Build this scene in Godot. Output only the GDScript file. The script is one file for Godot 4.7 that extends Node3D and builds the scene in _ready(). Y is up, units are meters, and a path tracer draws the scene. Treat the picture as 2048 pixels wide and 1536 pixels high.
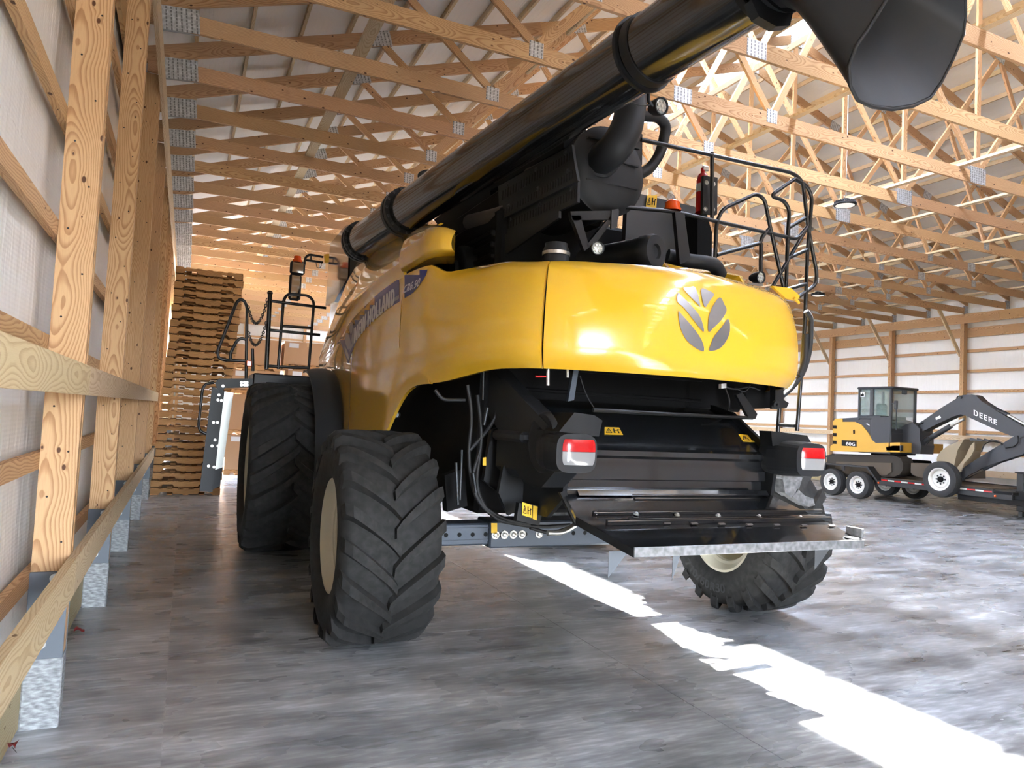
extends Node3D
# A tall post-frame machine shed: combine harvester seen from behind, an excavator on a trailer by the far wall, pallets and boxes down the aisle.

const EYE_H := 1.70
const FOCAL := 1441.3
const RIDGE_X := 10.6
const RIDGE_Y := 9.72
const EAVE_Y := 6.02
const PITCH := 0.333
const TRUSS_Z := -8.11
const TRUSS_STEP := 1.2192
const POST_STEP := 2.4384
const Z_NEAR := 6.4
const Z_FAR := -36.0
const CX := 3.15

var cam_basis: Basis
var rng := RandomNumberGenerator.new()
var M := {}
var taken := {}

# ---------- pixel -> place ----------
func ray(px: float, py: float) -> Vector3:
	return cam_basis * Vector3(px - 1024.0, 768.0 - py, -FOCAL)
func at_z(px: float, py: float, z: float) -> Vector3:
	var d := ray(px, py)
	return d * (z / d.z) + Vector3(0, EYE_H, 0)
func at_x(px: float, py: float, x: float) -> Vector3:
	var d := ray(px, py)
	return d * (x / d.x) + Vector3(0, EYE_H, 0)
func at_y(px: float, py: float, y: float) -> Vector3:
	var d := ray(px, py)
	return d * ((y - EYE_H) / d.y) + Vector3(0, EYE_H, 0)

# ---------- mesh builder ----------
class G:
	var v := PackedVector3Array()
	var n := PackedVector3Array()
	var t := PackedVector2Array()
	var c := PackedColorArray()
	var col := Color(1, 1, 1)
	func tri(a: Vector3, b: Vector3, d: Vector3, ua := Vector2.ZERO, ub := Vector2.ZERO, ud := Vector2.ZERO) -> void:
		# a, b, d counter-clockwise seen from outside
		var nn := (b - a).cross(d - a)
		if nn.length_squared() < 1e-16:
			return
		nn = nn.normalized()
		v.append(a); v.append(d); v.append(b)
		n.append(nn); n.append(nn); n.append(nn)
		t.append(ua); t.append(ud); t.append(ub)
		c.append(col); c.append(col); c.append(col)
	func quad(a: Vector3, b: Vector3, d: Vector3, e: Vector3, ua := Vector2.ZERO, ub := Vector2.ZERO, ud := Vector2.ZERO, ue := Vector2.ZERO) -> void:
		tri(a, b, d, ua, ub, ud)
		tri(a, d, e, ua, ud, ue)
	func tri_n(a: Vector3, b: Vector3, d: Vector3, na: Vector3, nb: Vector3, nd: Vector3, ua := Vector2.ZERO, ub := Vector2.ZERO, ud := Vector2.ZERO) -> void:
		if (b - a).cross(d - a).length_squared() < 1e-18:
			return
		v.append(a); v.append(d); v.append(b)
		n.append(na); n.append(nd); n.append(nb)
		t.append(ua); t.append(ud); t.append(ub)
		c.append(col); c.append(col); c.append(col)
	# box from its centre, axes (unit) and full sizes
	func obox(o: Vector3, x: Vector3, y: Vector3, z: Vector3, s: Vector3) -> void:
		var X := x * (s.x * 0.5)
		var Y := y * (s.y * 0.5)
		var Z := z * (s.z * 0.5)
		var p := [o - X - Y - Z, o + X - Y - Z, o + X + Y - Z, o - X + Y - Z, o - X - Y + Z, o + X - Y + Z, o + X + Y + Z, o - X + Y + Z]
		for q in [[4, 5, 6, 7], [1, 0, 3, 2], [5, 1, 2, 6], [0, 4, 7, 3], [7, 6, 2, 3], [0, 1, 5, 4]]:
			quad(p[q[0]], p[q[1]], p[q[2]], p[q[3]])
	func box(a: Vector3, b: Vector3) -> void:
		obox((a + b) * 0.5, Vector3.RIGHT, Vector3.UP, Vector3.BACK, (b - a).abs())
	# box with chamfered edges
	func cbox(a: Vector3, b: Vector3, r: float) -> void:
		ocbox((a + b) * 0.5, Vector3.RIGHT, Vector3.UP, Vector3.BACK, (b - a).abs(), r)
	func ocbox(o: Vector3, x: Vector3, y: Vector3, z: Vector3, s: Vector3, r: float) -> void:
		r = minf(r, minf(s.x, minf(s.y, s.z)) * 0.49)
		var h := s * 0.5
		var f := func(sx: float, sy: float, sz: float, k: int) -> Vector3:
			var p := Vector3(sx * (h.x - (0.0 if k == 0 else r)), sy * (h.y - (0.0 if k == 1 else r)), sz * (h.z - (0.0 if k == 2 else r)))
			return o + x * p.x + y * p.y + z * p.z
		for sg in [-1.0, 1.0]:
			quad_o(o, f.call(sg, -1, -1, 0), f.call(sg, 1, -1, 0), f.call(sg, 1, 1, 0), f.call(sg, -1, 1, 0))
			quad_o(o, f.call(-1, sg, -1, 1), f.call(1, sg, -1, 1), f.call(1, sg, 1, 1), f.call(-1, sg, 1, 1))
			quad_o(o, f.call(-1, -1, sg, 2), f.call(1, -1, sg, 2), f.call(1, 1, sg, 2), f.call(-1, 1, sg, 2))
			for sh in [-1.0, 1.0]:
				quad_o(o, f.call(sg, sh, -1, 0), f.call(sg, sh, 1, 0), f.call(sg, sh, 1, 1), f.call(sg, sh, -1, 1))
				quad_o(o, f.call(sg, -1, sh, 0), f.call(sg, 1, sh, 0), f.call(sg, 1, sh, 2), f.call(sg, -1, sh, 2))
				quad_o(o, f.call(-1, sg, sh, 1), f.call(1, sg, sh, 1), f.call(1, sg, sh, 2), f.call(-1, sg, sh, 2))
				for si in [-1.0, 1.0]:
					tri_o(o, f.call(sg, sh, si, 0), f.call(sg, sh, si, 1), f.call(sg, sh, si, 2))
	func quad_o(o: Vector3, a: Vector3, b: Vector3, d: Vector3, e: Vector3) -> void:
		if (b - a).cross(d - a).dot((a + d) * 0.5 - o) >= 0.0:
			quad(a, b, d, e)
		else:
			quad(a, e, d, b)
	func tri_o(o: Vector3, a: Vector3, b: Vector3, d: Vector3) -> void:
		if (b - a).cross(d - a).dot((a + b + d) / 3.0 - o) >= 0.0:
			tri(a, b, d)
		else:
			tri(a, d, b)
	# timber from a to b (centre line); w across `side`, h across the third axis; wood grain runs along u
	func board(a: Vector3, b: Vector3, side: Vector3, w: float, h: float, off := Vector2.ZERO) -> void:
		var x := (b - a).normalized()
		var y := (side - x * side.dot(x)).normalized()
		var z := x.cross(y)
		var L := a.distance_to(b)
		var o := (a + b) * 0.5
		var X := x * (L * 0.5)
		var Y := y * (w * 0.5)
		var Z := z * (h * 0.5)
		var p := [o - X - Y - Z, o + X - Y - Z, o + X + Y - Z, o - X + Y - Z, o - X - Y + Z, o + X - Y + Z, o + X + Y + Z, o - X + Y + Z]
		var u := L / 2.4
		var vw := w / 0.3
		var vh := h / 0.3
		var faces := [[4, 5, 6, 7, vw, 0.0], [1, 0, 3, 2, vw, 0.37], [7, 6, 2, 3, vh, 0.61], [0, 1, 5, 4, vh, 0.83]]
		for q in faces:
			var vv: float = q[4]
			var o2: Vector2 = off + Vector2(q[5] * 1.7, q[5])
			quad(p[q[0]], p[q[1]], p[q[2]], p[q[3]], o2, o2 + Vector2(u, 0), o2 + Vector2(u, vv), o2 + Vector2(0, vv))
		for q in [[5, 1, 2, 6], [0, 4, 7, 3]]:
			var e := Vector2(0.02, 0.0)
			quad(p[q[0]], p[q[1]], p[q[2]], p[q[3]], off, off + e, off + e + Vector2(0, vw), off + Vector2(0, vw))
	# tube along a path
	func tube(path: Array, r: float, sides := 10, caps := true, closed := false) -> void:
		var rings := []
		var dirs := []
		var m := path.size()
		var up := Vector3.ZERO
		for i in m:
			var d: Vector3
			if closed:
				d = path[(i + 1) % m] - path[(i - 1 + m) % m]
			else:
				d = path[mini(i + 1, m - 1)] - path[maxi(i - 1, 0)]
			d = d.normalized()
			if up == Vector3.ZERO:
				up = d.cross(Vector3(0.31, 0.52, 0.79)).normalized()
			up = (up - d * up.dot(d)).normalized()
			var s := d.cross(up)
			var ring := []
			for k in sides:
				var an := TAU * k / sides
				ring.append(up * cos(an) + s * sin(an))
			rings.append(ring)
			dirs.append(d)
		var last := m if closed else m - 1
		for i in last:
			var j := (i + 1) % m
			var sc := 1.0
			for k in sides:
				var k2 := (k + 1) % sides
				var n1: Vector3 = rings[i][k]
				var n2: Vector3 = rings[i][k2]
				var n3: Vector3 = rings[j][k2]
				var n4: Vector3 = rings[j][k]
				var a: Vector3 = path[i] + n1 * r * sc
				var b: Vector3 = path[i] + n2 * r * sc
				var d: Vector3 = path[j] + n3 * r * sc
				var e: Vector3 = path[j] + n4 * r * sc
				tri_n(a, b, d, n1, n2, n3)
				tri_n(a, d, e, n1, n3, n4)
		if caps and not closed:
			for k in sides:
				var k2 := (k + 1) % sides
				tri(path[0], path[0] + rings[0][k2] * r, path[0] + rings[0][k] * r)
				tri(path[m - 1], path[m - 1] + rings[m - 1][k] * r, path[m - 1] + rings[m - 1][k2] * r)
	# surface of revolution: profile of Vector2(distance along axis, radius)
	func lathe(o: Vector3, axis: Vector3, profile: Array, sides := 32, from := 0.0, to := TAU, hard := 0.7) -> void:
		axis = axis.normalized()
		var e1 := axis.cross(Vector3(0, 1, 0) if absf(axis.y) < 0.9 else Vector3(1, 0, 0)).normalized()
		var e2 := axis.cross(e1)
		var m := profile.size()
		var fn := []
		for i in m - 1:
			var d: Vector2 = profile[i + 1] - profile[i]
			fn.append(Vector2(-d.y, d.x).normalized())
		for i in m - 1:
			var na: Vector2 = fn[i]
			var nb: Vector2 = fn[i]
			if i > 0 and fn[i - 1].dot(fn[i]) > hard:
				na = (fn[i - 1] + fn[i]).normalized()
			if i < m - 2 and fn[i + 1].dot(fn[i]) > hard:
				nb = (fn[i + 1] + fn[i]).normalized()
			var pa: Vector2 = profile[i]
			var pb: Vector2 = profile[i + 1]
			for k in sides:
				var a0 := from + (to - from) * k / sides
				var a1 := from + (to - from) * (k + 1) / sides
				var r0 := e1 * cos(a0) + e2 * sin(a0)
				var r1 := e1 * cos(a1) + e2 * sin(a1)
				var A := o + axis * pa.x + r0 * pa.y
				var B := o + axis * pb.x + r0 * pb.y
				var C := o + axis * pb.x + r1 * pb.y
				var D := o + axis * pa.x + r1 * pa.y
				var nA := (axis * na.x + r0 * na.y)
				var nB := (axis * nb.x + r0 * nb.y)
				var nC := (axis * nb.x + r1 * nb.y)
				var nD := (axis * na.x + r1 * na.y)
				var ua := Vector2(a0 / TAU, float(i) / m)
				var ub := Vector2(a0 / TAU, float(i + 1) / m)
				var uc := Vector2(a1 / TAU, float(i + 1) / m)
				var ud := Vector2(a1 / TAU, float(i) / m)
				tri_n(A, C, B, nA, nC, nB, ua, uc, ub)
				tri_n(A, D, C, nA, nD, nC, ua, ud, uc)
	# smooth sheet through rows of points; rows x cols
	func sheet(rows: Array, flip := false, wrap := false) -> void:
		var R := rows.size()
		var C: int = rows[0].size()
		var nn := []
		for i in R:
			var line := []
			for j in C:
				var pu: Vector3 = rows[mini(i + 1, R - 1)][j] - rows[maxi(i - 1, 0)][j]
				var jr := (j + 1) % C if wrap else mini(j + 1, C - 1)
				var jl := (j - 1 + C) % C if wrap else maxi(j - 1, 0)
				var pv: Vector3 = rows[i][jr] - rows[i][jl]
				var q := pv.cross(pu)
				if q.length_squared() < 1e-14:
					q = Vector3.UP
				q = q.normalized()
				line.append(-q if flip else q)
			nn.append(line)
		var last := C if wrap else C - 1
		for i in R - 1:
			for j in last:
				var k := (j + 1) % C
				var a: Vector3 = rows[i][j]
				var b: Vector3 = rows[i][k]
				var d: Vector3 = rows[i + 1][k]
				var e: Vector3 = rows[i + 1][j]
				var ua := Vector2(float(j) / (C - 1), float(i) / (R - 1))
				var ub := Vector2(float(j + 1) / (C - 1), float(i) / (R - 1))
				var ud := Vector2(float(j + 1) / (C - 1), float(i + 1) / (R - 1))
				var ue := Vector2(float(j) / (C - 1), float(i + 1) / (R - 1))
				if flip:
					tri_n(a, d, b, nn[i][j], nn[i + 1][k], nn[i][k], ua, ud, ub)
					tri_n(a, e, d, nn[i][j], nn[i + 1][j], nn[i + 1][k], ua, ue, ud)
				else:
					tri_n(a, b, d, nn[i][j], nn[i][k], nn[i + 1][k], ua, ub, ud)
					tri_n(a, d, e, nn[i][j], nn[i + 1][k], nn[i + 1][j], ua, ud, ue)
	# flat polygon (2D points) placed by a frame and given a thickness along its normal x cross y
	func slab(poly: PackedVector2Array, o: Vector3, x: Vector3, y: Vector3, thick: float) -> void:
		var z := x.cross(y).normalized()
		var p := poly
		if Geometry2D.is_polygon_clockwise(p):
			p = p.duplicate()
			p.reverse()
		var idx := Geometry2D.triangulate_polygon(p)
		var h := z * (thick * 0.5)
		for i in range(0, idx.size(), 3):
			var a := o + x * p[idx[i]].x + y * p[idx[i]].y
			var b := o + x * p[idx[i + 1]].x + y * p[idx[i + 1]].y
			var d := o + x * p[idx[i + 2]].x + y * p[idx[i + 2]].y
			if (b - a).cross(d - a).dot(z) < 0.0:
				var s := b
				b = d
				d = s
			tri(a + h, b + h, d + h)
			tri(a - h, d - h, b - h)
		var m := p.size()
		for i in m:
			var a := o + x * p[i].x + y * p[i].y
			var b := o + x * p[(i + 1) % m].x + y * p[(i + 1) % m].y
			quad(a - h, b - h, b + h, a + h)
	# straight loft between closed loops of equal length (flat shaded)
	func loft(loops: Array, cap0 := true, cap1 := true) -> void:
		var m: int = loops[0].size()
		for i in loops.size() - 1:
			for j in m:
				var k := (j + 1) % m
				quad(loops[i][j], loops[i][k], loops[i + 1][k], loops[i + 1][j])
		if cap0:
			for j in range(1, m - 1):
				tri(loops[0][0], loops[0][j + 1], loops[0][j])
		if cap1:
			var l: Array = loops[loops.size() - 1]
			for j in range(1, m - 1):
				tri(l[0], l[j], l[j + 1])
	func bolt(o: Vector3, dir: Vector3, r := 0.014, h := 0.012) -> void:
		lathe(o, dir, [Vector2(0, r * 1.7), Vector2(h * 0.3, r * 1.7), Vector2(h * 0.3, r), Vector2(h, r), Vector2(h * 1.15, r * 0.6), Vector2(h * 1.15, 0)], 8)
	func shift(d: Vector3) -> void:
		for i in v.size():
			v[i] += d
	func mesh() -> ArrayMesh:
		var a := []
		a.resize(Mesh.ARRAY_MAX)
		a[Mesh.ARRAY_VERTEX] = v
		a[Mesh.ARRAY_NORMAL] = n
		a[Mesh.ARRAY_TEX_UV] = t
		a[Mesh.ARRAY_COLOR] = c
		var m := ArrayMesh.new()
		m.add_surface_from_arrays(Mesh.PRIMITIVE_TRIANGLES, a)
		return m

# ---------- objects ----------
func numbered(called: String) -> String:
	var k: int = taken.get(called, -1) + 1
	taken[called] = k
	return called if k == 0 else "%s_%03d" % [called, k]
func thing(called: String, label: String, category: String, at := Vector3.ZERO, group := "") -> Node3D:
	var o := Node3D.new()
	o.name = numbered(called)
	o.position = at
	add_child(o)
	o.set_meta("label", label)
	o.set_meta("category", category)
	if group != "":
		o.set_meta("group", group)
	return o
func setting(called: String, label: String, category: String) -> Node3D:
	var o := thing(called, label, category)
	o.set_meta("kind", "structure")
	return o
# commit a builder as a part below parent; vertices are given in world coordinates, top is the thing they belong to
func part(g: G, called: String, m: Material, parent: Node3D, label := "") -> MeshInstance3D:
	var top := parent
	var off := Vector3.ZERO
	while top != self:
		off += top.position
		top = top.get_parent()
	var o := MeshInstance3D.new()
	o.name = called
	if off != Vector3.ZERO:
		g.shift(-off)
	o.mesh = g.mesh()
	o.material_override = m
	parent.add_child(o, true)
	if label != "":
		o.set_meta("label", label)
	return o
func inst(mesh: Mesh, called: String, m: Material, parent: Node3D, at := Vector3.ZERO) -> MeshInstance3D:
	var o := MeshInstance3D.new()
	o.name = called
	o.mesh = mesh
	o.material_override = m
	o.position = at
	parent.add_child(o, true)
	return o
func copy_of(o: Node3D, label := "") -> Node3D:
	var base: String = o.name
	if base.length() > 4 and base.substr(base.length() - 3).is_valid_int():
		base = base.substr(0, base.length() - 4)
	var d := o.duplicate()
	d.name = numbered(base)
	add_child(d)
	if label != "":
		d.set_meta("label", label)
	return d
func arc_path(pts: Array, r: float, seg := 5) -> Array:
	# rounds the inner corners of a polyline
	var out := [pts[0]]
	for i in range(1, pts.size() - 1):
		var p: Vector3 = pts[i]
		var a: Vector3 = pts[i - 1] - p
		var b: Vector3 = pts[i + 1] - p
		var k := minf(r, minf(a.length(), b.length()) * 0.48)
		var s := p + a.normalized() * k
		var e := p + b.normalized() * k
		for j in seg + 1:
			var q := float(j) / seg
			out.append(s.lerp(p, q).lerp(p.lerp(e, q), q))
	out.append(pts[pts.size() - 1])
	return out

# ---------- materials ----------
func mat(color: Color, rough := 0.6, metal := 0.0, spec := 0.5) -> StandardMaterial3D:
	var m := StandardMaterial3D.new()
	m.albedo_color = color
	m.roughness = rough
	m.metallic = metal
	m.metallic_specular = spec
	m.vertex_color_use_as_albedo = true
	return m
func rgb(r: float, g: float, b: float) -> Color:
	return Color(r / 255.0, g / 255.0, b / 255.0)
func noise(seed_: int, freq: float, octaves := 4, kind := FastNoiseLite.TYPE_SIMPLEX_SMOOTH) -> FastNoiseLite:
	var f := FastNoiseLite.new()
	f.seed = seed_
	f.noise_type = kind
	f.frequency = freq
	f.fractal_type = FastNoiseLite.FRACTAL_FBM
	f.fractal_octaves = octaves
	return f
func tex(im: Image) -> ImageTexture:
	im.generate_mipmaps()
	return ImageTexture.create_from_image(im)
# sawn softwood: contour lines of a stretched field, bent round knots
func wood_image(seed_: int, knots: int, base: Color, dark: Color, knot: Color) -> Image:
	var W := 1024
	var Hh := 256
	var r := RandomNumberGenerator.new()
	r.seed = seed_
	var f := noise(seed_, 1.0, 2)
	var fine := noise(seed_ + 5, 1.0, 3)
	var ks := []
	for i in knots:
		ks.append([r.randf() * W, r.randf() * Hh, r.randf_range(3.0, 9.0)])
	var data := PackedByteArray()
	data.resize(W * Hh * 3)
	var at := 0
	for y in Hh:
		for x in W:
			# wraps along the board
			var an := TAU * x / W
			var wob := f.get_noise_2d(cos(an) * 0.5 + 9.0, sin(an) * 0.5) * 0.22
			var yv := (y - 128.0) / 128.0
			var yo := absf(yv + wob * (1.0 - yv * yv))
			var deep := 0.30 + 0.75 * (f.get_noise_2d(cos(an) * 0.42, sin(an) * 0.42) * 0.5 + 0.5)
			var h := sqrt(yo * yo + deep * deep) * 5.2 + f.get_noise_3d(cos(an) * 3.0, sin(an) * 3.0, yv * 1.5) * 0.06
			var kd := 0.0
			for k in ks:
				var dx := absf(x - k[0])
				dx = minf(dx, W - dx)
				var dy: float = y - k[1]
				var q: float = sqrt(dx * dx * 1.3 + dy * dy) / k[2]
				if q < 6.0:
					h += 0.35 * exp(-q * q * 0.22)
					if q < 1.15:
						kd = maxf(kd, 1.0 - smoothstep(0.75, 1.15, q))
			var ring := h * 3.1 - floorf(h * 3.1)
			var line := smoothstep(0.35, 0.93, ring) * (1.0 - smoothstep(0.95, 1.0, ring))
			var grain := fine.get_noise_2d(x * 0.012, y * 0.55) * 0.5 + 0.5
			var q2 := clampf(line * 0.66 + (grain - 0.5) * 0.55, 0.0, 1.0)
			var c := base.lerp(dark, q2).lerp(knot, kd)
			data[at] = int(clampf(c.r, 0, 1) * 255)
			data[at + 1] = int(clampf(c.g, 0, 1) * 255)
			data[at + 2] = int(clampf(c.b, 0, 1) * 255)
			at += 3
	return Image.create_from_data(W, Hh, false, Image.FORMAT_RGB8, data)
func noise_image(size: Vector2i, fn: Callable) -> Image:
	var data := PackedByteArray()
	data.resize(size.x * size.y * 3)
	var at := 0
	for y in size.y:
		for x in size.x:
			var c: Color = fn.call(x, y)
			data[at] = int(clampf(c.r, 0, 1) * 255)
			data[at + 1] = int(clampf(c.g, 0, 1) * 255)
			data[at + 2] = int(clampf(c.b, 0, 1) * 255)
			at += 3
	return Image.create_from_data(size.x, size.y, false, Image.FORMAT_RGB8, data)
func make_materials() -> void:
	var w := mat(Color.WHITE, 0.62, 0.0, 0.35)
	w.albedo_texture = tex(wood_image(11, 9, rgb(204, 168, 128), rgb(154, 112, 75), rgb(86, 58, 40)))
	M.wood = w
	var pale := mat(Color.WHITE, 0.6, 0.0, 0.35)
	pale.albedo_texture = tex(wood_image(29, 6, rgb(216, 196, 164), rgb(184, 154, 118), rgb(118, 88, 62)))
	M.pale_wood = pale
	var old := mat(Color.WHITE, 0.75, 0.0, 0.3)
	old.albedo_texture = tex(wood_image(47, 5, rgb(196, 152, 104), rgb(140, 98, 60), rgb(74, 50, 34)))
	M.pallet_wood = old
	# white reinforced insulation sheet: woven scrim, soft creases
	var cr := noise(7, 0.006, 4)
	var sheet_h := noise_image(Vector2i(512, 512), func(x, y):
		var k := cr.get_noise_2d(x * 4.0, y * 0.7) * 0.5 + 0.5
		var wv := 0.5 + 0.25 * sin(x * TAU / 4.0) + 0.25 * sin(y * TAU / 4.0)
		var q := k * 0.85 + wv * 0.06
		return Color(q, q, q))
	var wh := mat(rgb(242, 241, 238), 0.42, 0.0, 0.45)
	wh.heightmap_enabled = true
	wh.heightmap_texture = tex(sheet_h)
	wh.heightmap_scale = 1.1
	wh.uv1_triplanar = true
	wh.uv1_world_triplanar = true
	wh.uv1_scale = Vector3(0.7, 0.35, 0.7)
	M.sheeting = wh
	# galvanised truss plate: punched rows
	var pl := mat(Color.WHITE, 0.45, 0.4)
	var sp := noise(3, 0.05, 3)
	pl.albedo_texture = tex(noise_image(Vector2i(128, 128), func(x, y):
		var b := 0.78 + sp.get_noise_2d(x, y) * 0.16
		if x % 16 < 5 and y % 12 < 9:
			b *= 0.62
		return Color(b, b * 1.01, b * 1.02)))
	M.plate = pl
	var gal := mat(Color.WHITE, 0.45, 0.7)
	gal.albedo_texture = tex(noise_image(Vector2i(128, 128), func(x, y):
		var b := 0.52 + sp.get_noise_2d(x * 2.0, y * 2.0) * 0.14
		return Color(b, b * 1.01, b * 1.03)))
	gal.uv1_triplanar = true
	gal.uv1_scale = Vector3(1.5, 1.5, 1.5)
	M.galvanised = gal
	var st := mat(rgb(96, 102, 108), 0.55, 0.35)
	M.bracket = st
	# floor
	var f1 := noise(101, 0.012, 5)
	var f2 := noise(102, 0.03, 4)
	var f3 := noise(103, 0.0035, 3)
	var f4 := noise(104, 0.009, 4)
	var fl := noise_image(Vector2i(1024, 1024), func(x, y):
		var s := f1.get_noise_2d(x * 0.5, y * 2.4) * 0.5 + 0.5
		var e := f4.get_noise_2d(x * 0.9 + 300.0, y * 1.8) * 0.5 + 0.5
		var big := f3.get_noise_2d(x * 1.2, y * 1.2 + 700.0) * 0.5 + 0.5
		var v := 0.71 + (s - 0.5) * 0.46 + (big - 0.5) * 0.26
		v -= smoothstep(0.56, 0.70, e) * 0.10
		v += smoothstep(0.56, 0.74, 1.0 - e) * 0.08
		var warm := f3.get_noise_2d(x + 900.0, y) * 0.5 + 0.5
		return Color(v * (0.985 + warm * 0.03), v * 0.985, v * (0.99 - warm * 0.05)))
	var fine := noise_image(Vector2i(512, 512), func(x, y):
		var d := f2.get_noise_2d(x * 0.45, y * 2.6) * 0.5 + 0.5
		var q := 0.88 + (d - 0.5) * 0.34
		q += smoothstep(0.62, 0.72, d) * 0.07
		return Color(q, q, q))
	var con := mat(rgb(236, 242, 248), 0.30, 0.0, 0.5)
	con.albedo_texture = tex(fl)
	con.detail_enabled = true
	con.detail_albedo = tex(fine)
	con.detail_blend_mode = BaseMaterial3D.BLEND_MODE_MUL
	con.detail_uv_layer = BaseMaterial3D.DETAIL_UV_2
	con.uv2_triplanar = true
	con.uv2_world_triplanar = true
	con.uv2_scale = Vector3(0.55, 0.55, 0.55)
	con.roughness_texture = tex(noise_image(Vector2i(512, 512), func(x, y):
		var s := f1.get_noise_2d(x * 1.6, y * 4.0) * 0.5 + 0.5
		var q := 0.75 + s * 0.4
		return Color(q, q, q)))
	con.uv1_triplanar = true
	con.uv1_world_triplanar = true
	con.uv1_scale = Vector3(0.105, 0.105, 0.105)
	M.concrete = con
	var pier := mat(rgb(176, 179, 180), 0.85)
	var pn := noise(61, 0.03, 4)
	pier.albedo_texture = tex(noise_image(Vector2i(256, 256), func(x, y):
		var q := 0.82 + pn.get_noise_2d(x, y * 3.0) * 0.28
		return Color(q, q, q)))
	pier.uv1_triplanar = true
	pier.uv1_scale = Vector3(2, 2, 2)
	M.pier = pier
	M.groove = mat(rgb(40, 40, 40), 0.9)
	M.leaf_red = mat(rgb(112, 22, 24), 0.6)
	M.lamp_face = mat(rgb(235, 235, 230), 0.4)
	M.lamp_face.emission_enabled = true
	M.lamp_face.emission = Color(1, 0.98, 0.95)
	M.lamp_face.emission_energy_multiplier = 0.5
	M.steel = mat(rgb(205, 205, 200), 0.3, 0.9)

func tone(lo := 0.82, hi := 1.08) -> Color:
	var q := rng.randf_range(lo, hi)
	return Color(q, q * rng.randf_range(0.95, 1.0), q * rng.randf_range(0.88, 1.0))
func uvo() -> Vector2:
	return Vector2(rng.randf() * 7.0, rng.randf() * 5.0)
func roof_y(x: float) -> float:
	return RIDGE_Y - PITCH * absf(x - RIDGE_X)

# ---------- camera, light ----------
func make_view() -> void:
	cam_basis = Basis.from_euler(Vector3(0.049, -0.423, 0.048), EULER_ORDER_YXZ)
	var cam := Camera3D.new()
	cam.name = "camera"
	cam.fov = rad_to_deg(2.0 * atan(768.0 / FOCAL))
	cam.near = 0.05
	cam.far = 300.0
	cam.basis = cam_basis
	cam.position = Vector3(0, EYE_H, 0)
	add_child(cam)
	cam.current = true
	var env := Environment.new()
	env.tonemap_mode = Environment.TONE_MAPPER_LINEAR
	env.tonemap_exposure = 1.32
	env.background_mode = Environment.BG_SKY
	var sky := Sky.new()
	var sm := ProceduralSkyMaterial.new()
	sm.sky_top_color = Color(0.76, 0.83, 0.94)
	sm.sky_horizon_color = Color(0.9, 0.93, 0.96)
	sm.ground_bottom_color = Color(0.40, 0.38, 0.34)
	sm.ground_horizon_color = Color(0.55, 0.54, 0.50)
	sm.sky_energy_multiplier = SKY_E
	sm.ground_energy_multiplier = SKY_E
	sky.sky_material = sm
	env.sky = sky
	env.sdfgi_enabled = true
	env.ssao_enabled = true
	env.ssil_enabled = true
	var we := WorldEnvironment.new()
	we.name = "environment"
	we.environment = env
	add_child(we)
	var sun := DirectionalLight3D.new()
	sun.name = "sun"
	sun.light_energy = SUN_E
	sun.light_color = Color(1.0, 0.985, 0.965)
	sun.light_angular_distance = 1.6
	sun.shadow_enabled = true
	sun.look_at_from_position(Vector3.ZERO, Vector3(-0.42, -1.0, 0.12), Vector3.UP)
	add_child(sun)
const SUN_E := 52.0
const SKY_E := 6.5

# ---------- the shed ----------
func build_floor() -> void:
	var fl := setting("floor", "grey power-trowelled concrete slab floor with stains and saw-cut joints", "floor")
	var g := G.new()
	g.box(Vector3(-1.2, -0.3, Z_FAR - 0.4), Vector3(22.4, -0.05, Z_NEAR + 0.4))
	part(g, "joint_bed", M.groove, fl)
	var xs := [-1.2, 2.95, 7.65, 12.35, 17.05, 22.4]
	var zs := [Z_NEAR + 0.4, 3.95, -0.75, -5.45, -10.15, -14.85, -19.55, -24.25, -28.95, Z_FAR - 0.4]
	for i in xs.size() - 1:
		for j in zs.size() - 1:
			g = G.new()
			g.cbox(Vector3(xs[i] + 0.0018, -0.09, zs[j + 1] + 0.0018), Vector3(xs[i + 1] - 0.0018, 0.0, zs[j] - 0.0018), 0.0015)
			part(g, "floor_slab", M.concrete, fl)

func sheet_bay(parent: Node3D, x: float, z0: float, z1: float, y0: float, y1: float, face: float, nz: FastNoiseLite) -> void:
	# white insulation sheet between two posts, slightly slack
	var rows := []
	for i in 25:
		var y := y0 + (y1 - y0) * i / 24.0
		var row := []
		for j in 13:
			var z := z0 + (z1 - z0) * j / 12.0
			row.append(Vector3(x + face * nz.get_noise_2d(z * 9.0, y * 5.0) * 0.018, y, z))
		rows.append(row)
	var g := G.new()
	g.sheet(rows, face > 0.0)
	g.box(Vector3(x - face * 0.12, y0, z0), Vector3(x - face * 0.03, y1, z1))
	part(g, "insulation_sheet", M.sheeting, parent)

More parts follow.
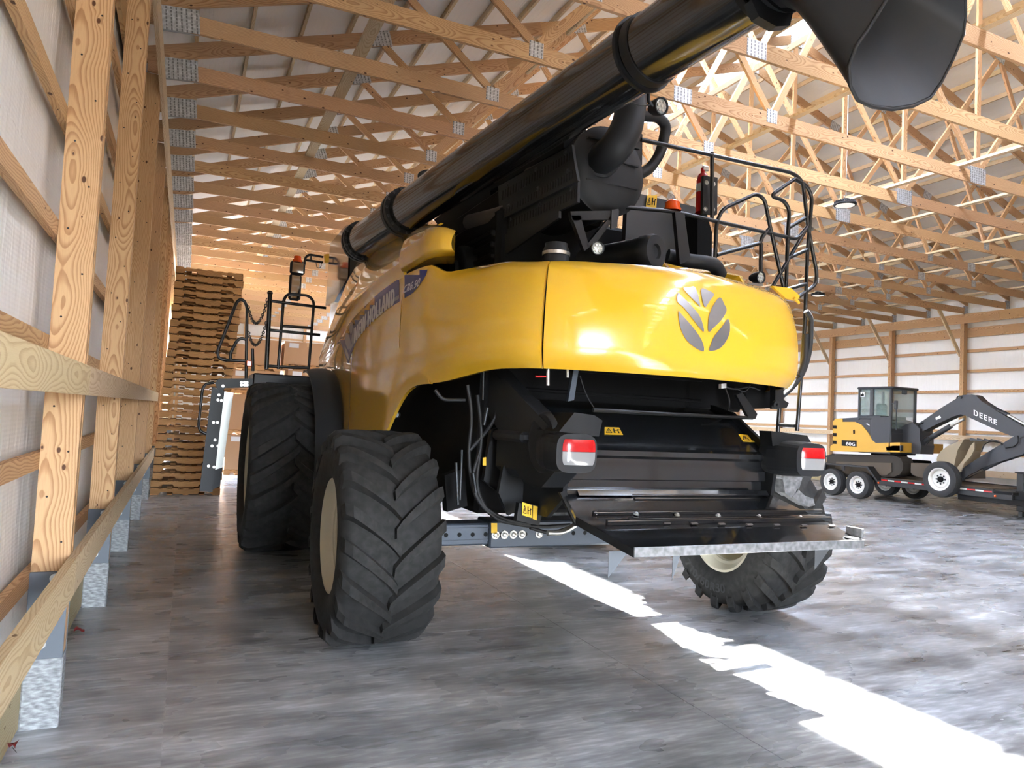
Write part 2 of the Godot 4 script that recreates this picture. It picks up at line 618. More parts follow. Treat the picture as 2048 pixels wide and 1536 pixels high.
func side_wall(w: Node3D, xin: float, face: float, rail_end: float, gap := []) -> void:
	# xin: inner face of the posts; face: +1 when the room lies towards +x
	var nz := noise(400 + int(face), 0.12, 3)
	var count := 17
	var bolt_mesh := G.new()
	bolt_mesh.lathe(Vector3.ZERO, Vector3.BACK, [Vector2(0, 0.024), Vector2(0.003, 0.024), Vector2(0.003, 0.014), Vector2(0.012, 0.014), Vector2(0.014, 0.009), Vector2(0.014, 0)], 12)
	var bm := bolt_mesh.mesh()
	for k in range(-4, 13):
		var z := -4.41 - POST_STEP * k
		if gap.size() > 0 and z < gap[0] - 0.2 and z > gap[1] + 0.2:
			continue
		var g := G.new()
		for p in 3:
			g.col = tone(0.9, 1.03)
			var zc := z - 0.019 - p * 0.0385
			g.board(Vector3(xin - face * 0.085, 0.80, zc), Vector3(xin - face * 0.085, 5.52, zc), Vector3.RIGHT, 0.170 - 0.003 * (p % 2), 0.038, uvo())
		var po := part(g, "post", M.wood, w)
		if absf(z) < 13.0 and z < 0.0:
			# nail heads
			g = G.new()
			for k2 in 19:
				var ny := 0.95 + k2 * 0.235
				var nx := xin - face * (0.045 + 0.08 * (k2 % 2))
				g.lathe(Vector3(nx, ny, z + 0.0005), Vector3.BACK, [Vector2(0, 0.0055), Vector2(0.0012, 0.005), Vector2(0.0014, 0)], 8)
			part(g, "nail_heads", M.groove, po).set_meta("kind", "stuff")
		g = G.new()
		g.cbox(Vector3(xin - face * 0.172, -0.02, z - 0.12), Vector3(xin + face * 0.004, 0.36, z + 0.005), 0.008)
		part(g, "concrete_pier", M.pier, po)
		g = G.new()
		g.cbox(Vector3(xin - face * 0.174, 0.355, z + 0.001), Vector3(xin + face * 0.002, 0.80, z + 0.008), 0.002)
		g.cbox(Vector3(xin - face * 0.174, 0.355, z - 0.124), Vector3(xin + face * 0.002, 0.80, z - 0.117), 0.002)
		g.cbox(Vector3(xin - face * 0.172, 0.355, z - 0.118), Vector3(xin - face * 0.0, 0.37, z + 0.002), 0.002)
		var br := part(g, "steel_bracket", M.bracket, po)
		if absf(z) < 16.0:
			inst(bm, "bolt", M.steel, po, Vector3(xin - face * 0.06, 0.765, z + 0.008))
			inst(bm, "bolt", M.steel, po, Vector3(xin - face * 0.10, 0.43, z + 0.008))
			g = G.new()
			for zc in [z - 0.02, z - 0.06, z - 0.1]:
				g.board(Vector3(xin - face * 0.085, 0.37, zc), Vector3(xin - face * 0.085, 0.80, zc), Vector3.RIGHT, 0.166, 0.036, uvo())
			part(g, "post_foot", M.wood, po)
		if face < 0.0:
			# knee brace from the truss down to the post
			g = G.new()
			g.col = tone(1.0, 1.1)
			g.board(Vector3(xin - 1.05, 5.72, z - 0.14), Vector3(xin + 0.06, 4.28, z - 0.14), Vector3.BACK, 0.038, 0.12, uvo())
			part(g, "knee_brace", M.pale_wood, w)
	for k in 18:
		var z1 := -4.41 - POST_STEP * (k - 4) + POST_STEP
		var inside: bool = gap.size() > 0 and z1 - 1.2 < gap[0] and z1 - 1.2 > gap[1]
		sheet_bay(w, xin - face * 0.245, z1 - POST_STEP - 0.06, z1 - 0.06, 4.62 if inside else -0.05, 6.1, face, nz)
	for h in [0.76, 1.37, 1.98, 2.59, 3.20, 3.81, 4.42]:
		var z := Z_NEAR
		while z > Z_FAR + 0.1:
			var e := maxf(z - POST_STEP * 3.0, Z_FAR)
			if gap.size() > 0:
				if z <= gap[0] + 0.05 and z > gap[1] + 0.05:
					z = gap[1]
					continue
				if z > gap[0] and e < gap[0]:
					e = gap[0]
			var g := G.new()
			g.col = tone(0.8, 1.0)
			g.board(Vector3(xin - face * 0.191, h, z), Vector3(xin - face * 0.191, h, e + 0.004), Vector3.UP, 0.088, 0.038, uvo())
			part(g, "girt", M.wood, w)
			z = e
	# skirt boards
	var z := Z_NEAR
	while z > Z_FAR + 0.1:
		var e := maxf(z - POST_STEP * 2.0, Z_FAR)
		var g := G.new()
		var open: bool = gap.size() > 0 and z - 2.4 < gap[0] + 2.0 and z - 2.4 > gap[1] - 0.5
		g.col = Color(0.62, 0.66, 0.58)
		g.board(Vector3(xin - face * 0.191, 0.14, z), Vector3(xin - face * 0.191, 0.14, e + 0.004), Vector3.UP, 0.26, 0.038, uvo())
		if not open:
			part(g, "skirt_board", M.pale_wood, w)
		g = G.new()
		g.col = tone(1.0, 1.1)
		g.board(Vector3(xin + face * 0.02, 5.385, z), Vector3(xin + face * 0.02, 5.385, e + 0.003), Vector3.UP, 0.286, 0.038, uvo())
		part(g, "header_board", M.pale_wood if face > 0.0 else M.wood, w)
		g = G.new()
		g.col = tone(0.8, 0.95)
		g.board(Vector3(xin - face * 0.191, 4.98, z), Vector3(xin - face * 0.191, 4.98, e + 0.003), Vector3.UP, 0.286, 0.038, uvo())
		part(g, "outer_header_board", M.wood, w)
		z = e
	# guard rails along the inside of the posts
	for h in [[1.795, 0.15], [0.79, 0.185]]:
		z = 3.0
		while z > rail_end + 0.1:
			var e := maxf(z - POST_STEP * 3.0, rail_end)
			var g := G.new()
			g.col = tone(0.98, 1.08)
			g.board(Vector3(xin + face * 0.0205, h[0], z), Vector3(xin + face * 0.0205, h[0], e + 0.004), Vector3.UP, h[1], 0.038, uvo())
			part(g, "guard_rail", M.pale_wood, w)
			z = e

func end_wall(w: Node3D, z: float, face: float, door := []) -> void:
	var g := G.new()
	var poly := PackedVector2Array([Vector2(-0.86, -0.1), Vector2(21.7, -0.1), Vector2(21.7, 6.02), Vector2(RIDGE_X, RIDGE_Y + 0.1), Vector2(-0.86, 6.02)])
	if door.size() > 0:
		poly = PackedVector2Array([Vector2(-0.86, -0.1), Vector2(door[0], -0.1), Vector2(door[0], door[2]), Vector2(door[1], door[2]), Vector2(door[1], -0.1), Vector2(21.7, -0.1), Vector2(21.7, 6.02), Vector2(RIDGE_X, RIDGE_Y + 0.1), Vector2(-0.86, 6.02)])
	g.slab(poly, Vector3(0, 0, z - face * 0.1), Vector3.RIGHT, Vector3.UP, 0.1)
	part(g, "insulation_sheet", M.sheeting, w)
	for k in 9:
		var x := -0.4 + k * 2.72
		if door.size() > 0 and x > door[0] - 0.05 and x < door[1] + 0.05:
			continue
		g = G.new()
		g.col = tone()
		g.board(Vector3(x, 0.0, z + face * 0.07), Vector3(x, roof_y(x) - 0.35, z + face * 0.07), Vector3.RIGHT, 0.115, 0.17, uvo())
		part(g, "post", M.wood, w)
	for h in [0.2, 0.76, 1.37, 1.98, 2.59, 3.20, 3.81, 4.42, 5.03, 5.64]:
		g = G.new()
		g.col = tone()
		var runs := [[-0.6, 21.4]]
		if door.size() > 0 and h < door[2]:
			runs = [[-0.6, door[0]], [door[1], 21.4]] if door[0] > 0.0 else [[door[1], 21.4]]
		for r in runs:
			g.board(Vector3(r[0], h, z - face * 0.03), Vector3(r[1], h, z - face * 0.03), Vector3.UP, 0.088, 0.038, uvo())
		part(g, "girt", M.wood, w)

func build_ceiling() -> void:
	var w := setting("ceiling", "pitched roof lined with white insulation sheet over wooden purlins, translucent ridge light and clear panels", "ceiling")
	var nz := noise(77, 0.2, 3)
	for side in [-1.0, 1.0]:
		var half := 0.40
		var s0 := 0.56
		var spans := [[half, 11.3]] if side > 0.0 else [[half, 2.68], [3.58, 11.3]]
		# insulation, in lengths of four bays
		var z := Z_NEAR
		while z > Z_FAR + 0.1:
			var e := maxf(z - TRUSS_STEP * 4.0, Z_FAR)
			for sp in spans:
				var rows := []
				var cols := int((sp[1] - sp[0]) / 0.15) + 1
				for i in 12 * 4 + 1:
					var zz := z + (e - z) * i / 48.0
					var row := []
					for j in cols + 1:
						var d: float = sp[0] + (sp[1] - sp[0]) * j / cols
						var fr := fposmod((d - s0) / 0.60, 1.0)
						var sag := sin(PI * fr) * (0.018 + 0.014 * nz.get_noise_2d(zz * 4.0, d * 3.0))
						row.append(Vector3(RIDGE_X + side * d, RIDGE_Y - PITCH * d - sag + 0.002, zz))
					rows.append(row)
				var g := G.new()
				g.sheet(rows, side > 0.0)
				var far: float = sp[1] + (0.3 if sp[1] > 11.0 else 0.0)
				var a := Vector3(RIDGE_X + side * sp[0], RIDGE_Y - PITCH * sp[0] + 0.04, 0)
				var b := Vector3(RIDGE_X + side * far, RIDGE_Y - PITCH * far + 0.04, 0)
				var slope := (b - a).normalized()
				g.obox((a + b) * 0.5 + Vector3(0, 0.02, (z + e) * 0.5), slope, Vector3.BACK, slope.cross(Vector3.BACK), Vector3(a.distance_to(b), z - e, 0.05))
				part(g, "insulation_sheet", M.sheeting, w)
			z = e
		# purlins
		for k in 19:
			var d := s0 + 0.60 * k
			if d > 11.2:
				break
			z = Z_NEAR
			while z > Z_FAR + 0.1:
				var e := maxf(z - TRUSS_STEP * 8.0, Z_FAR)
				var g := G.new()
				g.col = tone(0.85, 1.1)
				var c := Vector3(RIDGE_X + side * d, RIDGE_Y - PITCH * d - 0.05, 0)
				g.board(c + Vector3(0, 0, z), c + Vector3(0, 0, e + 0.004), Vector3(0, 1, 0), 0.089, 0.038, uvo())
				part(g, "purlin", M.pale_wood, w)
				z = e
	# long braces lying on the trusses
	for q in [[1.55, 5.765, 0.14, 0.038], [6.9, 5.765, 0.089, 0.038], [10.2, 5.765, 0.089, 0.038], [12.0, 5.765, 0.089, 0.038], [14.6, 5.765, 0.089, 0.038], [16.3, 5.765, 0.089, 0.038], [19.6, 5.765, 0.14, 0.038],
			[7.55, 7.2, 0.038, 0.089], [13.65, 7.2, 0.038, 0.089], [4.2, 6.75, 0.038, 0.089], [17.0, 6.75, 0.038, 0.089]]:
		var z := Z_NEAR
		while z > Z_FAR + 0.1:
			var e := maxf(z - TRUSS_STEP * 4.0, Z_FAR)
			var g := G.new()
			g.col = tone(0.95, 1.12)
			g.board(Vector3(q[0], q[1], z), Vector3(q[0], q[1], e + 0.004), Vector3.RIGHT, q[2], q[3], uvo())
			part(g, "brace", M.pale_wood, w)
			z = e
	# clear ridge panes
	var z := Z_NEAR
	while z > Z_FAR + 0.1:
		var e := maxf(z - TRUSS_STEP * 6.0, Z_FAR)
		var g := G.new()
		for s in [-1.0, 1.0]:
			var a := Vector3(RIDGE_X, RIDGE_Y + 0.09, 0)
			var b := Vector3(RIDGE_X + s * 0.7, RIDGE_Y + 0.09 - PITCH * 0.7, 0)
			g.quad(a + Vector3(0, 0, z), b + Vector3(0, 0, z), b + Vector3(0, 0, e), a + Vector3(0, 0, e))
		part(g, "ridge_light", M.ridge, w)
		# corrugated clear panel let into the slope
		var rows := []
		for i in 2:
			var row := []
			for j in 73:
				var d := 2.62 + 1.02 * j / 72.0
				row.append(Vector3(RIDGE_X - d, RIDGE_Y - PITCH * d + 0.075 + 0.012 * cos(j * TAU / 8.0), z if i == 0 else e))
			rows.append(row)
		g = G.new()
		g.sheet(rows)
		part(g, "skylight_pane", M.clear, w)
		z = e

func plate_quad(g: G, c: Vector3, w: float, h: float, ang := 0.0) -> void:
	# pair of punched plates pressed into both faces of a joint
	var x := Vector3(cos(ang), sin(ang), 0)
	var y := Vector3(-sin(ang), cos(ang), 0)
	for s in [-1.0, 1.0]:
		var o: Vector3 = c + Vector3(0, 0, s * 0.0205)
		g.obox(o, x, y, Vector3.BACK, Vector3(w, h, 0.003))
		var f: Vector3 = o + Vector3(0, 0, s * 0.0017)
		var a: Vector3 = f - x * w * 0.5 - y * h * 0.5
		var p: Array = [a, a + x * w, a + x * w + y * h, a + y * h]
		var t := Vector2(w, h) * 2.6
		if s > 0:
			g.quad(p[0], p[1], p[2], p[3], Vector2.ZERO, Vector2(t.x, 0), t, Vector2(0, t.y))
		else:
			g.quad(p[1], p[0], p[3], p[2], Vector2.ZERO, Vector2(t.x, 0), t, Vector2(0, t.y))

func build_truss(at: Vector3, label: String) -> Node3D:
	var t := thing("roof_truss", label, "truss", at, "roof trusses across the shed")
	t.set_meta("kind", "structure")
	var bc := 5.652
	var tc := func(x: float) -> Vector3: return Vector3(x, roof_y(x) - 0.205, 0)
	var add := func(called: String, a: Vector3, b: Vector3, h: float, lo := 0.78, hi := 1.06) -> void:
		var g := G.new()
		g.col = tone(lo, hi)
		g.board(a, b, Vector3.BACK, 0.038, h, uvo())
		var o := MeshInstance3D.new()
		o.name = called
		o.mesh = g.mesh()
		o.material_override = M.wood
		t.add_child(o, true)
	var spl := [-0.66, 5.15, RIDGE_X, 2.0 * RIDGE_X - 5.15, 21.6]
	for i in 4:
		add.call("bottom_chord", Vector3(spl[i] + 0.001, bc, 0), Vector3(spl[i + 1] - 0.001, bc, 0), 0.184)
	for s in [-1.0, 1.0]:
		var q := [RIDGE_X + s * 0.02, RIDGE_X + s * 6.2, RIDGE_X + s * 11.35]
		for i in 2:
			add.call("top_chord", tc.call(q[i]), tc.call(q[i + 1]), 0.184, 0.7, 0.95)
	var B := [3.2, 6.54, RIDGE_X]
	var T := [2.05, 5.0, 8.15]
	var bt := bc + 0.06
	for s in [-1.0, 1.0]:
		var bx := func(i: int) -> float: return RIDGE_X + s * (RIDGE_X - B[i])
		var tx := func(i: int) -> float: return RIDGE_X + s * (RIDGE_X - T[i])
		for w in [[0, 0], [0, 1], [1, 1], [1, 2], [2, 2]]:
			var xb: float = bx.call(w[0])
			var xt: float = tx.call(w[1])
			xb += 0.05 * signf(xt - xb)
			xt += 0.05 * signf(xb - xt)
			var pt: Vector3 = tc.call(xt)
			add.call("web", Vector3(xb, bt + 0.06, 0), pt - Vector3(0, 0.09, 0), 0.089 if w[0] != 0 or w[1] != 1 else 0.12, 0.85, 1.1)
	add.call("web", Vector3(RIDGE_X, bt + 0.05, 0), Vector3(RIDGE_X, RIDGE_Y - 0.33, 0), 0.089, 0.9, 1.12)
	var plates := [[-0.33, 5.66, 0.42, 0.25, 0.1], [21.53, 5.66, 0.42, 0.25, -0.1], [5.15, bc, 0.26, 0.18, 0], [RIDGE_X, bc + 0.03, 0.36, 0.25, 0], [2 * RIDGE_X - 5.15, bc, 0.26, 0.18, 0]]
	for i in 3:
		for s in [-1.0, 1.0]:
			if i < 2:
				plates.append([RIDGE_X + s * (RIDGE_X - B[i]), bc + 0.045, 0.17, 0.17, 0])
			var p: Vector3 = tc.call(RIDGE_X + s * (RIDGE_X - T[i]))
			plates.append([p.x, p.y, 0.28, 0.2, -s * atan(PITCH)])
	plates.append([RIDGE_X, RIDGE_Y - 0.24, 0.32, 0.22, 0])
	for q in plates:
		var g := G.new()
		plate_quad(g, Vector3(q[0], q[1], 0), q[2], q[3], q[4])
		var o := MeshInstance3D.new()
		o.name = "truss_plate"
		o.mesh = g.mesh()
		o.material_override = M.plate
		t.add_child(o, true)
	return t

func build_shed() -> void:
	var cl := mat(Color(0.95, 0.97, 1.0, 0.12), 0.05)
	cl.transparency = BaseMaterial3D.TRANSPARENCY_ALPHA
	M.clear = cl
	var rd := mat(rgb(236, 238, 240), 0.6)
	rd.backlight_enabled = true
	rd.backlight = Color(0.3, 0.3, 0.3)
	M.ridge = rd
	build_floor()
	var w := setting("wall_left", "long wall of pine posts and girts over white insulation with pale guard rails", "wall")
	side_wall(w, -0.50, 1.0, -14.5, [-19.1, -23.92])
	w = setting("wall_right", "far long wall of pine posts with knee braces and girts over white insulation", "wall")
	side_wall(w, 21.25, -1.0, Z_FAR)
	w = setting("wall_back", "end wall of posts and girts over white insulation behind the boxes", "wall")
	end_wall(w, Z_FAR, 1.0)
	w = setting("wall_front", "end wall of posts and girts over white insulation facing the pallets", "wall")
	end_wall(w, Z_NEAR, -1.0, [0.5, 3.0, 3.4])
	build_ceiling()
	var kinds := []
	var n := 0
	for k in range(-11, 23):
		var z := TRUSS_Z - 0.02 - TRUSS_STEP * k
		if z > Z_NEAR - 0.2 or z < Z_FAR + 0.2:
			continue
		if kinds.size() < 5:
			kinds.append(build_truss(Vector3(0, 0, z), "pine roof truss with galvanised plates spanning the shed"))
		else:
			var c := copy_of(kinds[n % 5])
			c.position = Vector3(0, 0, z)
		n += 1

# ---------- combine harvester ----------
func combine_materials() -> void:
	var y := mat(rgb(220, 172, 44), 0.16, 0.0, 0.5)
	y.clearcoat_enabled = true
	y.clearcoat = 1.0
	y.clearcoat_roughness = 0.04
	M.yellow = y
	var k := mat(rgb(20, 21, 23), 0.16, 0.0, 0.6)
	k.clearcoat_enabled = true
	k.clearcoat = 0.8
	k.clearcoat_roughness = 0.06
	M.gloss_black = k
	M.black = mat(rgb(18, 19, 21), 0.42, 0.0, 0.4)
	M.plastic = mat(rgb(30, 31, 33), 0.55, 0.0, 0.4)
	M.dark = mat(rgb(14, 14, 15), 0.75, 0.0, 0.25)
	M.slate = mat(rgb(66, 74, 84), 0.42, 0.2)
	M.rail = mat(rgb(16, 17, 18), 0.3, 0.0, 0.5)
	M.dark_steel = mat(rgb(58, 60, 62), 0.4, 0.7)
	M.cream = mat(rgb(212, 205, 182), 0.45)
	var ru := mat(Color.WHITE, 0.78, 0.0, 0.35)
	var rn := noise(71, 0.03, 4)
	ru.albedo_texture = tex(noise_image(Vector2i(256, 256), func(x, y2):
		var q := 0.165 + rn.get_noise_2d(x, y2) * 0.06
		return Color(q, q * 0.985, q * 0.96)))
	ru.uv1_triplanar = true
	ru.uv1_scale = Vector3(1.6, 1.6, 1.6)
	M.rubber = ru
	M.blue = mat(rgb(38, 44, 104), 0.3)
	M.white_print = mat(rgb(226, 226, 226), 0.4)
	M.silver_print = mat(rgb(150, 152, 158), 0.28, 0.85)
	M.warn_yellow = mat(rgb(224, 178, 32), 0.5)
	M.red_lens = mat(rgb(168, 6, 12), 0.25)
	M.clear_lens = mat(rgb(150, 150, 150), 0.15, 0.3)
	M.amber = mat(rgb(214, 74, 12), 0.2)
	M.red = mat(rgb(168, 18, 22), 0.25)
	M.mirror = mat(rgb(190, 196, 198), 0.04, 1.0)
	M.hose = mat(rgb(20, 20, 21), 0.6)
	M.led = mat(rgb(198, 202, 196), 0.25, 0.2)
	M.grey_panel = mat(rgb(62, 64, 66), 0.45, 0.3)
	M.rusty = mat(rgb(58, 50, 46), 0.7)
	M.slot = mat(rgb(6, 6, 6), 0.9)

# agricultural tyre: bent lugs on a rounded carcass; out is the side (-1 or +1 along x) where the dish shows
func make_tyre(R: float, w: float, rr: float, lugs: int, lug_h: float, sweep: float, dirsign: float) -> G:
	var g := G.new()
	var c := R - lug_h
	var h := w * 0.5
	var prof := [Vector2(-0.80 * h, rr - 0.01), Vector2(-0.93 * h, rr + 0.03), Vector2(-1.0 * h, rr + (c - rr) * 0.35), Vector2(-0.995 * h, rr + (c - rr) * 0.6), Vector2(-0.93 * h, rr + (c - rr) * 0.86), Vector2(-0.84 * h, c - 0.012), Vector2(-0.5 * h, c + 0.006), Vector2(0, c + 0.012), Vector2(0.5 * h, c + 0.006), Vector2(0.84 * h, c - 0.012), Vector2(0.93 * h, rr + (c - rr) * 0.86), Vector2(0.995 * h, rr + (c - rr) * 0.6), Vector2(1.0 * h, rr + (c - rr) * 0.35), Vector2(0.93 * h, rr + 0.03), Vector2(0.80 * h, rr - 0.01)]
	g.lathe(Vector3.ZERO, Vector3.RIGHT, prof, 72)
	for side in [-1.0, 1.0]:
		for k in lugs:
			var a0 := TAU * (k + (0.5 if side > 0 else 0.0)) / lugs
			var rows := []
			var steps := 8
			for i in steps + 1:
				var q := float(i) / steps
				var x := lerpf(-0.05 * h, 0.97 * h, q)
				var ang := sweep * pow(q, 0.82)
				var half_w := lerpf(0.036, 0.050, q) * (R / 0.79)
				var top := R - 0.005 - 0.010 * q * q
				var base := c - 0.012
				if q > 0.86:
					top -= (q - 0.86) / 0.14 * 0.045
					base -= (q - 0.86) / 0.14 * 0.06
				var an := a0 + dirsign * ang
				var p := []
				for e in [[-1.25, base], [-0.85, top], [0.85, top], [1.25, base]]:
					var al: float = an + e[0] * half_w / R
					p.append(Vector3(side * x, sin(al) * e[1], cos(al) * e[1]))
				rows.append(p)
			# shoulder end wraps down the side wall
			var an2 := a0 + dirsign * (sweep * 1.06)
			var p2 := []
			for e in [[-0.9, c - 0.10], [-0.6, c - 0.07], [0.6, c - 0.07], [0.9, c - 0.10]]:
				var al: float = an2 + e[0] * 0.05 / R
				p2.append(Vector3(side * 0.985 * h, sin(al) * e[1], cos(al) * e[1]))
			rows.append(p2)
			for i in rows.size() - 1:
				for j in 3:
					g.quad_o(Vector3(side * h * 0.4, sin(a0 + dirsign * sweep * 0.5) * (c - 0.15), cos(a0 + dirsign * sweep * 0.5) * (c - 0.15)), rows[i][j], rows[i][j + 1], rows[i + 1][j + 1], rows[i + 1][j])
			g.quad_o(Vector3(side * h * 0.5, 0, 0), rows[0][0], rows[0][1], rows[0][2], rows[0][3])
	return g
func make_rim(w: float, rr: float, out: float, dish: float) -> G:
	var g := G.new()
	var h := w * 0.5
	var o := out
	var f := h * 0.86
	var p := [Vector2(-f, rr - 0.015), Vector2(-f, rr + 0.022), Vector2(-f + 0.02, rr + 0.022), Vector2(-f + 0.03, rr - 0.005), Vector2(-f + 0.07, rr - 0.03), Vector2(-f + 0.10, rr - 0.06), Vector2(-f + dish, rr - 0.075), Vector2(-f + dish + 0.015, rr - 0.11), Vector2(-f + dish + 0.05, rr * 0.55), Vector2(-f + dish + 0.015, rr * 0.42), Vector2(-f + dish + 0.015, 0.0)]
	g.lathe(Vector3.ZERO, Vector3(-out, 0, 0) * -1.0 if out < 0 else Vector3(-1, 0, 0), p, 56)
	var q := []
	for v in p:
		q.append(v)
	# barrel seen from the other side
	var bar := [Vector2(-f + 0.06, rr - 0.09), Vector2(f - 0.08, rr - 0.09), Vector2(f - 0.05, rr - 0.03), Vector2(f - 0.01, rr + 0.0), Vector2(f, rr + 0.022), Vector2(f, rr - 0.012), Vector2(f - 0.05, rr - 0.045), Vector2(f - 0.1, rr - 0.1), Vector2(-f + 0.1, rr - 0.1)]
	g.lathe(Vector3.ZERO, Vector3(-out, 0, 0) * -1.0 if out < 0 else Vector3(-1, 0, 0), bar, 56)
	return g
func wheel(parent: Node3D, at: Vector3, R: float, w: float, rr: float, out: float, lugs: int, lug_h: float, sweep: float, dish: float, turn := 1.0) -> MeshInstance3D:
	var g := make_tyre(R, w, rr, lugs, lug_h, sweep, turn)
	g.shift(at)
	var ty := part(g, "tyre", M.rubber, parent, "black lugged rubber tyre")
	g = make_rim(w, rr, out, dish)
	g.shift(at)
	part(g, "rim", M.cream, ty, "cream steel wheel rim")
	g = G.new()
	for k in 10:
		var an := TAU * k / 10.0
		g.bolt(at + Vector3(out * (w * 0.43 - dish - 0.03), sin(an) * rr * 0.36, cos(an) * rr * 0.36), Vector3(out, 0, 0), 0.016, 0.02)
	part(g, "wheel_bolts", M.dark_steel, ty).set_meta("kind", "stuff")
	return ty

# outline of the yellow rear end in plan, from the middle of the back round the left corner to the front
var plan_pts := [Vector2(3.15, -3.87), Vector2(2.60, -3.93), Vector2(2.06, -4.12), Vector2(1.88, -4.40), Vector2(1.76, -4.85), Vector2(1.685, -5.40), Vector2(1.645, -6.0), Vector2(1.615, -6.9), Vector2(1.60, -8.0), Vector2(1.61, -9.2), Vector2(1.66, -10.35)]
var plan_curve: Curve3D
func make_plan() -> void:
	plan_curve = Curve3D.new()
	plan_curve.bake_interval = 0.02
	for i in plan_pts.size():
		var p: Vector2 = plan_pts[i]
		var a: Vector2 = plan_pts[maxi(i - 1, 0)]
		var b: Vector2 = plan_pts[mini(i + 1, plan_pts.size() - 1)]
		if i == 0:
			a = Vector2(6.3 - b.x, b.y)
		var d := (b - a).normalized()
		var l0 := p.distance_to(plan_pts[maxi(i - 1, 0)]) / 3.0
		var l1 := p.distance_to(plan_pts[mini(i + 1, plan_pts.size() - 1)]) / 3.0
		plan_curve.add_point(Vector3(p.x, 0, p.y), Vector3(-d.x, 0, -d.y) * l0, Vector3(d.x, 0, d.y) * l1)
func plan_at(s: float) -> Array:
	# point and outward normal in plan at arc length s
	var L := plan_curve.get_baked_length()
	var p := plan_curve.sample_baked(clampf(s, 0, L), true)
	var q := plan_curve.sample_baked(clampf(s + 0.02, 0, L), true)
	var r := plan_curve.sample_baked(clampf(s - 0.02, 0, L), true)
	var d := (q - r).normalized()
	return [p, Vector3(-d.z, 0, d.x) if Vector3(-d.z, 0, d.x).dot(Vector3(-1, 0, 1)) > 0 else Vector3(d.z, 0, -d.x)]
func plan_s_at_z(z: float) -> float:
	var lo := 1.15
	var hi := plan_curve.get_baked_length()
	for i in 30:
		var m := (lo + hi) * 0.5
		if plan_curve.sample_baked(m, true).z > z:
			lo = m
		else:
			hi = m
	return lo
func mirror_x(p: Vector3) -> Vector3:
	return Vector3(2.0 * CX - p.x, p.y, p.z)
func prof(v: float) -> float:
	# how far the skin lies behind its fullest line, from the bottom edge (0) to the top edge (1)
	var o := 0.0
	if v < 0.22:
		o += pow((0.22 - v) / 0.22, 2.2) * 0.07
	if v > 0.35:
		o += pow((v - 0.35) / 0.65, 2.0) * 0.11
	if v > 0.9:
		o += pow((v - 0.9) / 0.1, 2.0) * 0.07
	return o
func skin(s: float, v: float, y0: float, y1: float, shrink := 0.0) -> Vector3:
	var a := plan_at(s)
	var k := 1.0 - smoothstep(-4.7, -5.75, a[0].z) * 0.97
	var p: Vector3 = a[0] - a[1] * (prof(v) * k + shrink)
	p.y = lerpf(y0, y1, v)
	return p
# a thick panel from rows of outer points: outer skin, inner skin and closed rim
func shell(g: G, rows: Array, inward: Callable, thick := 0.03, flip := false) -> void:
	g.sheet(rows, flip)
	var inner := []
	for i in rows.size():
		var r := []
		for j in rows[i].size():
			r.append(rows[i][j] + inward.call(rows[i][j]) * thick)
		inner.append(r)
	g.sheet(inner, not flip)
	var R := rows.size()
	var C: int = rows[0].size()
	for i in R - 1:
		g.quad(rows[i][0], rows[i + 1][0], inner[i + 1][0], inner[i][0])
		g.quad(rows[i + 1][C - 1], rows[i][C - 1], inner[i][C - 1], inner[i + 1][C - 1])
	for j in C - 1:
		g.quad(rows[0][j + 1], rows[0][j], inner[0][j], inner[0][j + 1])
		g.quad(rows[R - 1][j], rows[R - 1][j + 1], inner[R - 1][j + 1], inner[R - 1][j])
func hit_rows(px: float, py: float, rows: Array, lift := 0.003) -> Vector3:
	# where the line of sight through a pixel of the photograph meets a curved skin
	var o := Vector3(0, EYE_H, 0)
	var d := ray(px, py).normalized()
	var best := Vector3.INF
	for i in rows.size() - 1:
		for j in rows[i].size() - 1:
			for q in [[rows[i][j], rows[i][j + 1], rows[i + 1][j + 1]], [rows[i][j], rows[i + 1][j + 1], rows[i + 1][j]]]:
				var h = Geometry3D.ray_intersects_triangle(o, d, q[0], q[1], q[2])
				if h != null and (best == Vector3.INF or h.distance_to(o) < best.distance_to(o)):
					var n: Vector3 = (q[1] - q[0]).cross(q[2] - q[0]).normalized()
					if n.dot(d) > 0:
						n = -n
					best = h + n * lift
	return best
# closed outline of photo pixels laid on a skin as a thin plate; finely triangulated so that it follows the curve
func applique(g: G, poly: PackedVector2Array, rows: Array, lift: float, cell := 14.0) -> void:
	var lo := poly[0]
	var hi := poly[0]
	for p in poly:
		lo = lo.min(p)
		hi = hi.max(p)
	var y := floorf(lo.y / cell) * cell
	while y < hi.y:
		var x := floorf(lo.x / cell) * cell
		while x < hi.x:
			var sq := PackedVector2Array([Vector2(x, y), Vector2(x + cell, y), Vector2(x + cell, y + cell), Vector2(x, y + cell)])
			for piece in Geometry2D.intersect_polygons(poly, sq):
				var idx := Geometry2D.triangulate_polygon(piece)
				var w := []
				var ok := true
				for p in piece:
					var h := hit_rows(p.x, p.y, rows, lift)
					if h == Vector3.INF:
						ok = false
					w.append(h)
				if not ok:
					continue
				for k in range(0, idx.size(), 3):
					g.tri_o(w[idx[k]] - (Vector3(0, EYE_H, 0) - w[idx[k]]), w[idx[k]], w[idx[k + 1]], w[idx[k + 2]])
			x += cell
		y += cell
func smooth_loop(pts: Array, seg := 4) -> PackedVector2Array:
	var out := PackedVector2Array()
	var m := pts.size()
	for i in m:
		var p0: Vector2 = pts[(i - 1 + m) % m]
		var p1: Vector2 = pts[i]
		var p2: Vector2 = pts[(i + 1) % m]
		var p3: Vector2 = pts[(i + 2) % m]
		for k in seg:
			var t := float(k) / seg
			out.append(p1.cubic_interpolate(p2, p0, p3, t))
	return out
